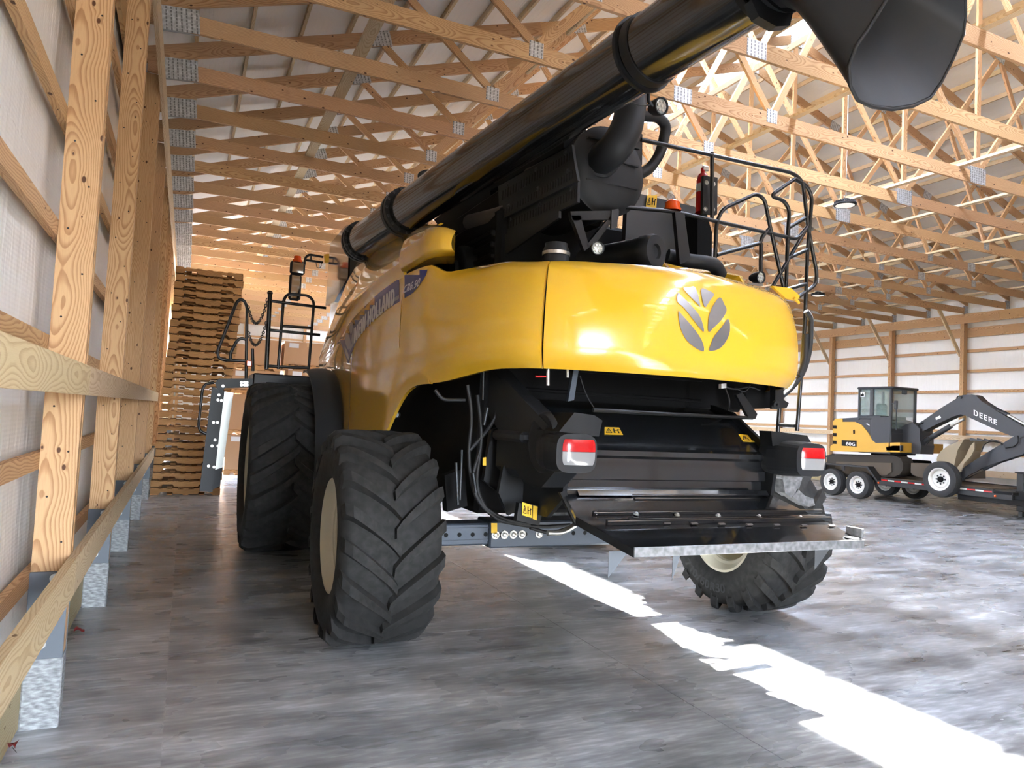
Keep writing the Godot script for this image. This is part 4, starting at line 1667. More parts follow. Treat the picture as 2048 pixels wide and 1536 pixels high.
	# left under-body fittings
	for q in [[[940, 900], [985, 850], [1000, 800]], [[955, 790], [965, 870], [950, 980], [985, 1040], [1075, 1055], [1140, 1050]], [[935, 770], [945, 830], [935, 920], [950, 1000], [1000, 1045], [1060, 1047]], [[870, 780], [885, 800], [930, 800]], [[960, 900], [942, 960], [960, 1010], [1010, 1040], [1060, 1050]], [[1060, 1055], [1100, 1068], [1150, 1052]]]:
		px_tube(c, "hydraulic_hose", M.hose, q, -4.9, 0.014, 0.15)
	for q in [[[912, 925], [916, 1010], 0.012], [[924, 900], [920, 1000], 0.009], [[967, 740], [966, 800], 0.006], [[975, 815], [968, 850], 0.012], [[946, 945], [952, 985], 0.012], [[997, 865], [997, 900], 0.008]]:
		px_tube(c, "hydraulic_fitting", M.dark_steel, [q[0], q[1]], -4.85, q[2])
	px_slab(c, "linkage_plate", M.black, [[1005, 930], [1045, 945], [1050, 1010], [1015, 1030], [995, 985]], -4.7, 0.04)
	px_slab(c, "mounting_plate", M.black, [[980, 860], [1010, 850], [1030, 900], [1035, 960], [1000, 990], [965, 960]], -4.95, 0.05)
	px_slab(c, "frame_leg", M.dark, [[885, 950], [925, 935], [930, 1010], [890, 1022]], -5.1, 0.1)
	px_slab(c, "side_plate", M.black, [[1035, 1005], [1085, 1012], [1075, 1050], [1030, 1040]], -4.45, 0.05)
	sticker(c, [[1044, 1004], [1064, 1010], [1064, 1036], [1044, 1030]], Vector3(0, 0, -4.42), Vector3.BACK)
	sticker(c, [[1066, 1011], [1075, 1013], [1073, 1041], [1065, 1038]], Vector3(0, 0, -4.42), Vector3.BACK, false)
	sticker(c, [[965, 915], [972, 914], [972, 931], [965, 931]], Vector3(0, 0, -4.9), Vector3.BACK, false)
	px_slab(c, "linkage_arm", M.black, [[1118, 985], [1128, 980], [1160, 1040], [1150, 1052]], -4.1, 0.03)
	px_tube(c, "ram_end", M.steel, [[1095, 1066], [1125, 1066], [1150, 1050]], -4.2, 0.018)
	# drain cock and breather
	px_tube(c, "drain_cock", M.steel, [[1096, 732], [1096, 771]], -4.25, 0.012)
	px_tube(c, "tap_handle", M.red, [[1071, 753], [1092, 753]], -4.24, 0.007)
	px_tube(c, "breather", M.steel, [[1135, 735], [1135, 755]], -4.25, 0.012)
	px_slab(c, "hanger", M.slate, [[1146, 735], [1156, 735], [1146, 800], [1134, 803]], -4.35, 0.03)
	px_tube(c, "pull_rod", M.rail, [[1186, 820], [1350, 829], [1505, 836]], -4.3, 0.014)
	px_tube(c, "wire", M.hose, [[1160, 752], [1172, 790], [1188, 815]], -4.3, 0.004)
	# right under-body
	px_slab(c, "latch_arm", M.black, [[1470, 790], [1482, 785], [1512, 828], [1508, 838], [1495, 836]], -4.3, 0.03)
	px_slab(c, "valve_block", M.dark, [[1470, 760], [1530, 766], [1530, 816], [1480, 818]], -4.7, 0.2)
	px_slab(c, "pivot_bracket", M.black, [[1545, 765], [1562, 770], [1562, 800], [1572, 806], [1568, 815], [1545, 818]], -4.45, 0.06)
	g = G.new()
	g.lathe(at_z(1549, 810, -4.4), Vector3.BACK, [Vector2(0, 0.035), Vector2(0.03, 0.035), Vector2(0.03, 0.015), Vector2(0.05, 0.015), Vector2(0.05, 0)], 16)
	part(g, "pivot_pin", M.plastic, c)
	for q in [[[1450, 775], [1460, 800], [1452, 840]], [[1470, 775], [1490, 785], [1500, 770]], [[1440, 770], [1470, 780], [1500, 772], [1520, 780]]]:
		px_tube(c, "cable", M.hose, q, -4.6, 0.008, 0.1)
	px_slab(c, "switch", M.white_print, [[1440, 768], [1450, 767], [1450, 776], [1440, 777]], -4.35, 0.03)
	build_combine_top(c)
	build_combine_left(c)

func build_combine_top(c: Node3D) -> void:
	var g := G.new()
	# unloading auger
	var A := Vector3(1.755, 3.695, -8.42)
	var B := Vector3(2.412, 3.90, -2.50)
	var dir := (B - A).normalized()
	var L := A.distance_to(B)
	g.lathe(A, dir, [Vector2(-0.05, 0.0), Vector2(-0.05, 0.2), Vector2(L, 0.2), Vector2(L, 0.185)], 48)
	var tube := part(g, "unloading_auger", M.gloss_black, c, "long gloss black unloading auger tube")
	for q in [[0.0, 0.235, 0.02], [0.07, 0.235, 0.02], [1.32, 0.245, 0.025], [1.40, 0.245, 0.025]]:
		g = G.new()
		g.lathe(A + dir * q[0], dir, [Vector2(-q[2], 0.2), Vector2(-q[2], q[1]), Vector2(q[2], q[1]), Vector2(q[2], 0.2)], 40)
		var fl := part(g, "flange", M.black, tube)
		g = G.new()
		var e1 := dir.cross(Vector3.UP).normalized()
		var e2 := dir.cross(e1)
		for k in 16:
			var an := TAU * k / 16.0
			g.lathe(A + dir * (q[0] + q[2]) + (e1 * cos(an) + e2 * sin(an)) * (q[1] - 0.02), dir, [Vector2(0, 0.014), Vector2(0.014, 0.012), Vector2(0.014, 0)], 8)
		part(g, "flange_bolts", M.dark_steel, tube).set_meta("kind", "stuff")
	for q in [[L - 0.98, 0.225, 0.012], [L - 0.92, 0.21, 0.03], [L - 0.05, 0.228, 0.03], [L - 0.14, 0.215, 0.02]]:
		g = G.new()
		g.lathe(A + dir * q[0], dir, [Vector2(-q[2], 0.2), Vector2(-q[2], q[1]), Vector2(q[2], q[1]), Vector2(q[2], 0.2)], 48)
		part(g, "clamp_ring", M.black, tube)
	# discharge boot: round collar opening into a wide mouth
	var mouth := [[1930, -30], [1931, 30], [1926, 70], [1905, 120], [1882, 165], [1860, 196], [1825, 213], [1785, 219], [1745, 214], [1715, 200], [1700, 170], [1697, 135], [1712, 92], [1735, 60], [1760, 20], [1785, -20], [1800, -60], [1830, -90], [1870, -95], [1910, -70]]
	var loops := []
	var m := mouth.size()
	var e1 := dir.cross(Vector3.UP).normalized()
	var e2 := dir.cross(e1)
	var mpts := []
	var mc := Vector3.ZERO
	for q in mouth:
		var p := on_plane(q[0], q[1], Vector3(2.75, 3.4, -2.12), Vector3(0.25, -0.25, 0.93).normalized())
		mpts.append(p)
		mc += p
	mc /= m
	var ringp := []
	for q in mpts:
		var d: Vector3 = q - mc
		d = (d - dir * d.dot(dir)).normalized()
		ringp.append(d)
	for k in 9:
		var t := k / 8.0
		var loop := []
		for j in m:
			var p0: Vector3 = B + dir * (-0.02) + ringp[j] * 0.215
			var p1: Vector3 = B + dir * 0.12 + ringp[j] * 0.25
			var p2: Vector3 = mpts[j]
			loop.append(p0.lerp(p1, t).lerp(p1.lerp(p2, t), t))
		loops.append(loop)
	g = G.new()
	g.sheet(loops, false, true)
	var inner := []
	for l in loops:
		var r := []
		var cc := Vector3.ZERO
		for p in l:
			cc += p
		cc /= l.size()
		for p in l:
			r.append(p + (cc - p).normalized() * 0.012)
		inner.append(r)
	g.sheet(inner, true, true)
	for j in m:
		var k := (j + 1) % m
		g.quad(loops[8][j], loops[8][k], inner[8][k], inner[8][j])
	part(g, "discharge_boot", M.plastic, tube, "black rubber discharge boot at the auger end")
	g = G.new()
	var lo := []
	var li := []
	for j in m:
		var k := (j + 1) % m
	g.tube(mpts, 0.008, 8, false, true)
	part(g, "boot_rim", M.plastic, tube)
	# end latch at the collar
	px_slab(c, "collar_latch", M.black, [[1495, 5], [1540, 0], [1578, 30], [1572, 56], [1545, 58], [1510, 38]], -2.55, 0.05)
	# work lamp under the auger
	px_tube(c, "lamp_arm", M.black, [[1297, 178], [1297, 205], [1308, 212]], -3.95, 0.012)
	lamp_round(c, at_z(1320, 213, -3.95), Vector3(0.15, -0.15, 1).normalized(), 0.055)
	px_tube(c, "wire", M.hose, [[1262, 205], [1285, 213], [1305, 208]], -3.95, 0.005, 0.1)
	px_slab_x(c, "engine_cover", M.dark, [[870, 425], [930, 375], [1000, 328], [1150, 244], [1150, 300], [1000, 385], [1000, 470], [930, 500]], 2.62, 0.2, "dark engine housing under the auger")
	# slotted heat shields
	for sh in [[[[998, 373], [1146, 290], [1151, 325], [1000, 415]], 2.42], [[[1000, 415], [1151, 325], [1158, 362], [1003, 440]], 2.36], [[[1003, 440], [1158, 362], [1157, 405], [1120, 422], [1005, 472]], 2.40]]:
		var o := px_slab_x(c, "heat_shield", M.plastic, sh[0], sh[1], 0.02, "slotted black heat shield")
		var p: Array = sh[0]
		g = G.new()
		for k in 26:
			var u := 0.05 + 0.9 * k / 25.0
			var a := Vector2(p[0][0], p[0][1]).lerp(Vector2(p[1][0], p[1][1]), u)
			var bq: Vector2 = Vector2(p[p.size() - 1][0], p[p.size() - 1][1]).lerp(Vector2(p[2][0], p[2][1]), u)
			var q0 := a.lerp(bq, 0.30)
			var q1 := a.lerp(bq, 0.72)
			var w0 := at_x(q0.x, q0.y, sh[1] - 0.011)
			var w1 := at_x(q1.x, q1.y, sh[1] - 0.011)
			w1.z = w0.z
			g.obox((w0 + w1) * 0.5, Vector3.RIGHT, Vector3.UP, Vector3.BACK, Vector3(0.004, absf(w1.y - w0.y), 0.014))
		part(g, "slots", M.slot, o).set_meta("kind", "stuff")
		for q in [0.12, 0.5, 0.9]:
			var a := Vector2(p[0][0], p[0][1]).lerp(Vector2(p[1][0], p[1][1]), q) + Vector2(0, 8)
			g = G.new()
			g.bolt(at_x(a.x, a.y, sh[1] - 0.01), Vector3.LEFT, 0.012, 0.012)
			part(g, "bolt", M.dark_steel, o)
	px_slab_x(c, "heat_shield_skirt", M.plastic, [[1005, 472], [1120, 422], [1120, 436], [1008, 512]], 2.38, 0.02)
	px_tube(c, "exhaust_pipe", M.rusty, [[940, 445, -6.3], [985, 435, -5.8], [1010, 428, -5.6]], -5.8, 0.075, 0.05)
	# muffler drum, elbow and tail pipe
	g = G.new()
	var mc2 := at_z(1212, 345, -4.75)
	g.lathe(mc2, Vector3(0.08, 0, 1).normalized(), [Vector2(-0.85, 0.0), Vector2(-0.85, 0.3), Vector2(-0.8, 0.335), Vector2(-0.03, 0.335), Vector2(-0.02, 0.35), Vector2(0.02, 0.35), Vector2(0.03, 0.33), Vector2(0.07, 0.30), Vector2(0.10, 0.2), Vector2(0.11, 0.0)], 48)
	var drum := part(g, "exhaust_canister", M.plastic, c, "large black exhaust canister")
	for k in [-0.12, 0.06, 0.2]:
		g = G.new()
		g.obox(mc2 + Vector3(0, k, 0.095), Vector3.RIGHT, Vector3.UP, Vector3.BACK, Vector3(0.46, 0.01, 0.03))
		part(g, "rib", M.plastic, drum)
	px_tube(c, "exhaust_elbow", M.plastic, [[1190, 335, -4.85], [1205, 318, -4.6], [1232, 296, -4.42], [1254, 258, -4.42], [1262, 215, -4.45], [1264, 140, -4.5]], -4.5, 0.12, 0.16, "thick black exhaust elbow")
	g = G.new()
	g.tube([at_z(1198, 328, -4.75), at_z(1206, 318, -4.6)], 0.135, 24)
	part(g, "elbow_collar", M.plastic, c)
	px_tube(c, "bypass_pipe", M.plastic, [[1285, 232], [1318, 234], [1333, 252], [1322, 305], [1300, 338], [1275, 350]], -4.9, 0.045, 0.09)
	px_slab(c, "perforated_guard", M.black, [[1262, 250], [1283, 270], [1282, 330], [1262, 405], [1230, 425]], -5.0, 0.03)
	# V bracket
	for q in [[[1140, 432], [1158, 432], [1176, 496], [1166, 503]], [[1216, 436], [1232, 430], [1180, 500], [1170, 492]], [[1138, 424], [1236, 422], [1234, 440], [1142, 442]]]:
		px_slab(c, "drum_bracket", M.black, q, -4.62, 0.04)
	px_slab(c, "bracket_plate", M.dark_steel, [[1222, 420], [1236, 418], [1233, 455], [1221, 458]], -4.6, 0.02)
	lamp_round(c, at_z(1194, 497, -4.35), Vector3(-0.2, -0.05, 1).normalized(), 0.045)
	# filler neck with clamp
	g = G.new()
	var fn := at_z(1112, 512, -4.7)
	g.lathe(fn + Vector3(0, -0.08, 0), Vector3.UP, [Vector2(0, 0.1), Vector2(0.12, 0.1), Vector2(0.15, 0.085), Vector2(0.17, 0.085), Vector2(0.175, 0)], 28)
	part(g, "filler_neck", M.plastic, c)
	g = G.new()
	g.lathe(fn + Vector3(0, -0.0, 0), Vector3.UP, [Vector2(0, 0.1), Vector2(0, 0.104), Vector2(0.025, 0.104), Vector2(0.025, 0.1)], 28)
	part(g, "hose_clamp", M.steel, c)
	# cooler panel
	px_slab(c, "cooler_panel", M.grey_panel, [[1252, 384], [1385, 415], [1400, 440], [1402, 520], [1245, 512]], -5.1, 0.06, "brushed dark grey cooler box side")
	px_slab(c, "cooler_cover", M.dark, [[1380, 430], [1398, 432], [1409, 470], [1408, 530], [1380, 526]], -5.0, 0.2)
	sticker(c, [[1294, 391], [1314, 391], [1312, 416], [1291, 414]], Vector3(0, 0, -5.06), Vector3.BACK)
	# air cleaner
	g = G.new()
	var ac := at_z(1313, 503, -4.45)
	var ad := Vector3(0.35, 0.0, 0.94).normalized()
	g.lathe(ac, ad, [Vector2(-0.7, 0.0), Vector2(-0.7, 0.11), Vector2(-0.12, 0.125), Vector2(-0.11, 0.135), Vector2(-0.02, 0.135), Vector2(0.0, 0.125), Vector2(0.0, 0.06), Vector2(-0.02, 0.05), Vector2(-0.022, 0.0)], 40)
	part(g, "air_cleaner", M.plastic, c, "black cylindrical air cleaner")
	px_tube(c, "intake_pipe", M.plastic, [[1335, 512, -4.75], [1375, 522, -4.7], [1410, 525, -4.65], [1430, 530, -4.7], [1440, 550, -4.75]], -4.7, 0.06, 0.08)
	px_slab(c, "rail_post", M.black, [[1347, 425], [1366, 430], [1378, 520], [1357, 530]], -4.6, 0.04)
	# beacon
	g = G.new()
	var bp := at_z(1345, 417, -4.75)
	g.lathe(bp, Vector3.UP, [Vector2(-0.02, 0.07), Vector2(0.0, 0.07), Vector2(0.0, 0.062), Vector2(0.05, 0.058), Vector2(0.065, 0.04), Vector2(0.066, 0)], 24)
	part(g, "beacon", M.amber, c, "orange warning beacon")
	# fire extinguisher
	g = G.new()
	var fe := at_z(1403, 425, -4.85)
	g.lathe(fe, Vector3.UP, [Vector2(0, 0.0), Vector2(0, 0.052), Vector2(0.27, 0.052), Vector2(0.32, 0.04), Vector2(0.34, 0.018), Vector2(0.38, 0.018), Vector2(0.38, 0)], 24)
	var ext := part(g, "fire_extinguisher", M.red, c, "red fire extinguisher with black bracket")
	g = G.new()
	g.lathe(fe + Vector3(0, 0.17, 0), Vector3.UP, [Vector2(0, 0.0525), Vector2(0.0, 0.0535), Vector2(0.07, 0.0535), Vector2(0.07, 0.0525)], 24)
	part(g, "label_band", M.led, ext)
	g = G.new()
	g.cbox(fe + Vector3(-0.01, 0.36, -0.01), fe + Vector3(0.05, 0.40, 0.02), 0.005)
	part(g, "valve", M.steel, ext)
	px_slab(c, "extinguisher_bracket", M.black, [[1405, 352], [1433, 356], [1432, 430], [1403, 428]], -4.78, 0.03)
	for q in [[1413, 365], [1427, 368], [1411, 418], [1426, 419]]:
		g = G.new()
		g.bolt(at_z(q[0], q[1], -4.765), Vector3.BACK, 0.012, 0.01)
		part(g, "bolt", M.steel, c)
	# handrails round the engine deck
	for q in [
		[[1282, 279], [1586, 346], [1605, 362], [1611, 410], [1615, 448], [1634, 549], [1631, 570], [1597, 594]],
		[[1245, 414], [1347, 423], [1594, 479], [1615, 453]],
		[[1430, 518], [1433, 445], [1445, 418], [1513, 387], [1529, 398], [1540, 453], [1567, 574]],
		[[1434, 510], [1521, 486], [1524, 474], [1538, 458]],
		[[1522, 487], [1521, 562]],
		[[1591, 357], [1540, 392], [1568, 401], [1579, 420], [1576, 458], [1572, 575]],
		[[1591, 359], [1613, 370], [1624, 393], [1620, 448], [1615, 500], [1610, 640], [1594, 862]],
		[[1576, 456], [1610, 436]], [[1573, 518], [1613, 500]], [[1570, 580], [1612, 568]],
		[[1545, 573], [1615, 453]], [[1424, 305], [1424, 436]]]:
		px_tube(c, "handrail", M.rail, q, -4.72, 0.017, 0.07, "black tubular handrail")
	for q in [[[1612, 622], [1622, 636], [1620, 700], [1606, 748], [1575, 785], [1545, 803]], [[1612, 668], [1610, 722], [1598, 752]]]:
		px_tube(c, "hose_loop", M.plastic, q, -4.55, 0.024, 0.12)
	px_tube(c, "ladder_rail", M.rail, [[1560, 800], [1553, 900]], -4.75, 0.018)
	px_tube(c, "ladder_rung", M.rail, [[1555, 849], [1596, 852]], -4.74, 0.016)
	px_slab(c, "ladder_tread", M.galvanised, [[1550, 905], [1590, 925], [1588, 934], [1550, 932]], -4.74, 0.12)
	lamp_round(c, at_z(1519, 555, -4.4), Vector3(0.1, -0.1, 1).normalized(), 0.045)
	px_slab(c, "hood_flap", M.yellow, [[1542, 572], [1580, 577], [1597, 592], [1592, 603], [1570, 598]], -4.5, 0.03)
	px_tube(c, "hood_latch", M.yellow, [[1588, 596], [1598, 606]], -4.45, 0.014)

func build_combine_left(c: Node3D) -> void:
	var g := G.new()
	# cab and tank side, gloss black
	px_slab_x(c, "tank_side", M.gloss_black, [[655, 612], [664, 488], [694, 453], [703, 450], [700, 555], [672, 605]], 1.93, 0.06, "gloss black grain tank side")
	px_slab_x(c, "tank_rear", M.dark, [[702, 450], [738, 452], [740, 505], [728, 525], [700, 556]], 1.95, 0.05)
	px_slab_x(c, "tank_rim", M.gloss_black, [[730, 446], [793, 392], [806, 392], [808, 402], [742, 462]], 1.96, 0.05)
	px_tube(c, "grab_loop", M.rail, [[842, 362], [838, 349], [852, 343], [880, 346]], -6.6, 0.022, 0.08)
	# cab with roof lip and beacon arm, mostly hidden by the body
	g = G.new()
	g.cbox(Vector3(2.1, 1.9, -12.3), Vector3(4.2, 3.75, -10.6), 0.08)
	part(g, "cab", M.gloss_black, c, "dark glazed operator cab")
	var z := -12.1
	px_slab(c, "mirror_mount", M.yellow, [[647, 510], [663, 508], [663, 527], [648, 526]], z, 0.1)
	px_tube(c, "mirror_arm", M.rail, [[646, 514], [618, 509], [610, 516], [609, 530]], z, 0.02, 0.05)
	px_tube(c, "mirror_arm", M.rail, [[646, 525], [611, 520]], z, 0.02)
	px_tube(c, "mirror_arm", M.rail, [[622, 510], [622, 521]], z, 0.015)
	px_tube(c, "wire", M.hose, [[632, 526], [634, 536], [641, 536], [643, 527]], z, 0.006, 0.05)
	for q in [[[579, 611], [524, 548], "mirror"], [[576, 604], [549, 600], "mirror"]]:
		var a := at_z(q[0][0], q[1][1], z)
		var b := at_z(q[0][1], q[1][0], z)
		g = G.new()
		g.cbox(Vector3(a.x, a.y, z - 0.05), Vector3(b.x, b.y, z + 0.03), 0.035)
		var mo := part(g, q[2], M.plastic, c, "black rear-view mirror")
		g = G.new()
		g.cbox(Vector3(a.x + 0.035, a.y + 0.03, z + 0.028), Vector3(b.x - 0.03, b.y - 0.03, z + 0.034), 0.003)
		part(g, "mirror_glass", M.mirror, mo)
	g = G.new()
	g.lathe(at_z(595, 520, z), Vector3.UP, [Vector2(-0.04, 0.075), Vector2(0.0, 0.075), Vector2(0.0, 0.06), Vector2(0.06, 0.055), Vector2(0.07, 0.0)], 20)
	part(g, "marker_lamp", M.amber, c)
	# boarding platform, rails, chains
	z = -11.2
	for q in [
		[[492, 757], [494, 614], [489, 602], [481, 598], [473, 605], [435, 703], [437, 716], [448, 720], [490, 722]],
		[[462, 720], [460, 708], [474, 681], [483, 676], [492, 679]],
		[[556, 738], [567, 600], [575, 588], [617, 591], [628, 603], [617, 740]],
		[[542, 602], [652, 616]], [[539, 660], [640, 670]], [[566, 652], [624, 656]], [[535, 732], [620, 736]],
		[[505, 697], [506, 742]]]:
		px_tube(c, "platform_rail", M.rail, q, z, 0.022, 0.09, "black platform handrail")
	px_tube(c, "rail_post", M.rail, [[540, 588], [533, 738]], z, 0.032)
	g = G.new()
	g.lathe(at_z(540, 586, z), Vector3.UP, [Vector2(-0.03, 0), Vector2(-0.02, 0.035), Vector2(0.0, 0.045), Vector2(0.03, 0.03), Vector2(0.04, 0)], 14)
	part(g, "post_knob", M.rail, c)
	for ch in [[Vector2(496, 612), Vector2(513, 690), Vector2(536, 594)], [Vector2(497, 664), Vector2(512, 727), Vector2(534, 640)]]:
		var pts := []
		for i in 60:
			var q := poly_at([ch[0], (ch[0] + ch[2]) * 0.25 + ch[1] * 0.5, ch[2]], i / 59.0)
			pts.append(at_z(q.x, q.y, z + 0.02))
		g = G.new()
		for i in range(0, 58, 2):
			var a: Vector3 = pts[i]
			var b: Vector3 = pts[i + 2] if i + 2 < 60 else pts[59]
			var d := (b - a).normalized()
			var e := d.cross(Vector3.BACK) if (i / 2) % 2 == 0 else Vector3.BACK
			var ring := []
			for k in 8:
				var an := TAU * k / 8.0
				ring.append((a + b) * 0.5 + d * cos(an) * a.distance_to(b) * 0.72 + e * sin(an) * 0.018)
			g.tube(ring, 0.007, 5, false, true)
		part(g, "chain", M.rail, c, "black safety chain")
	g = G.new()
	var d0 := at_z(505, 766, z)
	g.cbox(Vector3(d0.x, 2.0, z - 0.9), Vector3(2.0, 2.20, z + 0.05), 0.02)
	g.cbox(Vector3(d0.x + 0.1, 1.92, -10.9), Vector3(2.0, 2.05, -10.4), 0.02)
	part(g, "platform", M.black, c, "black boarding platform")
	px_slab(c, "ladder_arm", M.black, [[430, 766], [438, 757], [512, 757], [512, 775], [450, 776], [440, 790]], z, 0.06)
	px_slab(c, "ladder_side", M.black, [[424, 774], [449, 782], [425, 984], [399, 982]], z, 0.05, "black swing-out boarding ladder")
	px_slab(c, "ladder_tread_side", M.led, [[449, 783], [467, 786], [445, 936], [429, 942]], z - 0.3, 0.03, "pale grey ladder back plate")
	px_slab(c, "ladder_foot", M.black, [[429, 940], [445, 935], [440, 972], [424, 980]], z - 0.28, 0.03)
	px_tube(c, "ladder_grab", M.rail, [[428, 765], [411, 768], [405, 778], [397, 852], [401, 863], [416, 869]], z, 0.02, 0.07)
	for q in [[438, 790], [446, 772], [436, 800], [443, 801], [427, 845], [435, 845], [430, 880], [424, 892], [436, 892], [417, 932], [428, 934], [483, 765], [489, 765], [494, 765], [483, 770], [489, 770], [494, 770]]:
		g = G.new()
		g.bolt(at_z(q[0], q[1], z + 0.035), Vector3.BACK, 0.012, 0.01)
		part(g, "bolt", M.steel, c)
	g = G.new()
	var am := at_z(498, 727, z + 0.03)
	g.cbox(am - Vector3(0.04, 0.045, 0.03), am + Vector3(0.04, 0.045, 0.03), 0.012)
	part(g, "marker_lamp", M.amber, c)
	# reflector in the wheel arch
	lamp_round(c, at_x(803, 830, 1.99) + Vector3(-0.05, 0, 0), Vector3(-0.5, 0, 0.85).normalized(), 0.03)

# ---------- excavator on its trailer ----------
func zx(q) -> Vector2:
	# reading of an enlarged crop back to photo pixels
	return Vector2(1600.0 + 0.21875 * q[0], 740.0 + 0.21875 * q[1])
func ex(c: Node3D, called: String, m: Material, pts: Array, x: float, depth: float, label := "", bevel := 0.0) -> MeshInstance3D:
	# side outline on the plane x, carried `depth` metres towards the far wall
	var poly := PackedVector2Array()
	for p in pts:
		var s := zx(p)
		var q := at_x(s.x, s.y, x)
		poly.append(Vector2(-q.z, q.y))
	var g := G.new()
	g.slab(poly, Vector3(x + depth * 0.5, 0, 0), Vector3.FORWARD, Vector3.UP, depth)
	return part(g, called, m, c, label)
func road_wheel(c: Node3D, called: String, at: Vector3, R: float, w: float, label := "") -> void:
	var g := G.new()
	var h := w * 0.5
	g.lathe(at, Vector3.RIGHT, [Vector2(-h * 0.8, R * 0.6), Vector2(-h, R * 0.68), Vector2(-h, R * 0.85), Vector2(-h * 0.85, R * 0.97), Vector2(-h * 0.5, R), Vector2(-h * 0.48, R * 0.985), Vector2(-h * 0.40, R * 0.985), Vector2(-h * 0.38, R), Vector2(h * 0.38, R), Vector2(h * 0.40, R * 0.985), Vector2(h * 0.48, R * 0.985), Vector2(h * 0.5, R), Vector2(h * 0.85, R * 0.97), Vector2(h, R * 0.85), Vector2(h, R * 0.68), Vector2(h * 0.8, R * 0.6)], 44)
	var t := part(g, called, M.road_rubber, c, label)
	g = G.new()
	g.lathe(at, Vector3.RIGHT, [Vector2(-h * 0.35, 0.0), Vector2(-h * 0.35, R * 0.3), Vector2(-h * 0.5, R * 0.42), Vector2(-h * 0.35, R * 0.5), Vector2(-h * 0.7, R * 0.54), Vector2(-h * 0.86, R * 0.58), Vector2(-h * 0.9, R * 0.64), Vector2(-h * 0.8, R * 0.64)], 40)
	g.lathe(at, Vector3.RIGHT, [Vector2(h * 0.8, R * 0.64), Vector2(h * 0.86, R * 0.6), Vector2(h * 0.3, R * 0.55), Vector2(h * 0.3, 0.0)], 40)
	part(g, "rim", M.white_rim, t, "white steel rim")
	g = G.new()
	g.lathe(at, Vector3.LEFT, [Vector2(h * 0.3, R * 0.17), Vector2(h * 0.62, R * 0.16), Vector2(h * 0.66, R * 0.12), Vector2(h * 0.66, 0)], 16)
	part(g, "hub", M.dark, t)
	g = G.new()
	for k in 8:
		var an := TAU * k / 8.0
		g.bolt(at + Vector3(-h * 0.36, sin(an) * R * 0.25, cos(an) * R * 0.25), Vector3.LEFT, 0.012, 0.025)
	part(g, "lug_nuts", M.dark_steel, t).set_meta("kind", "stuff")
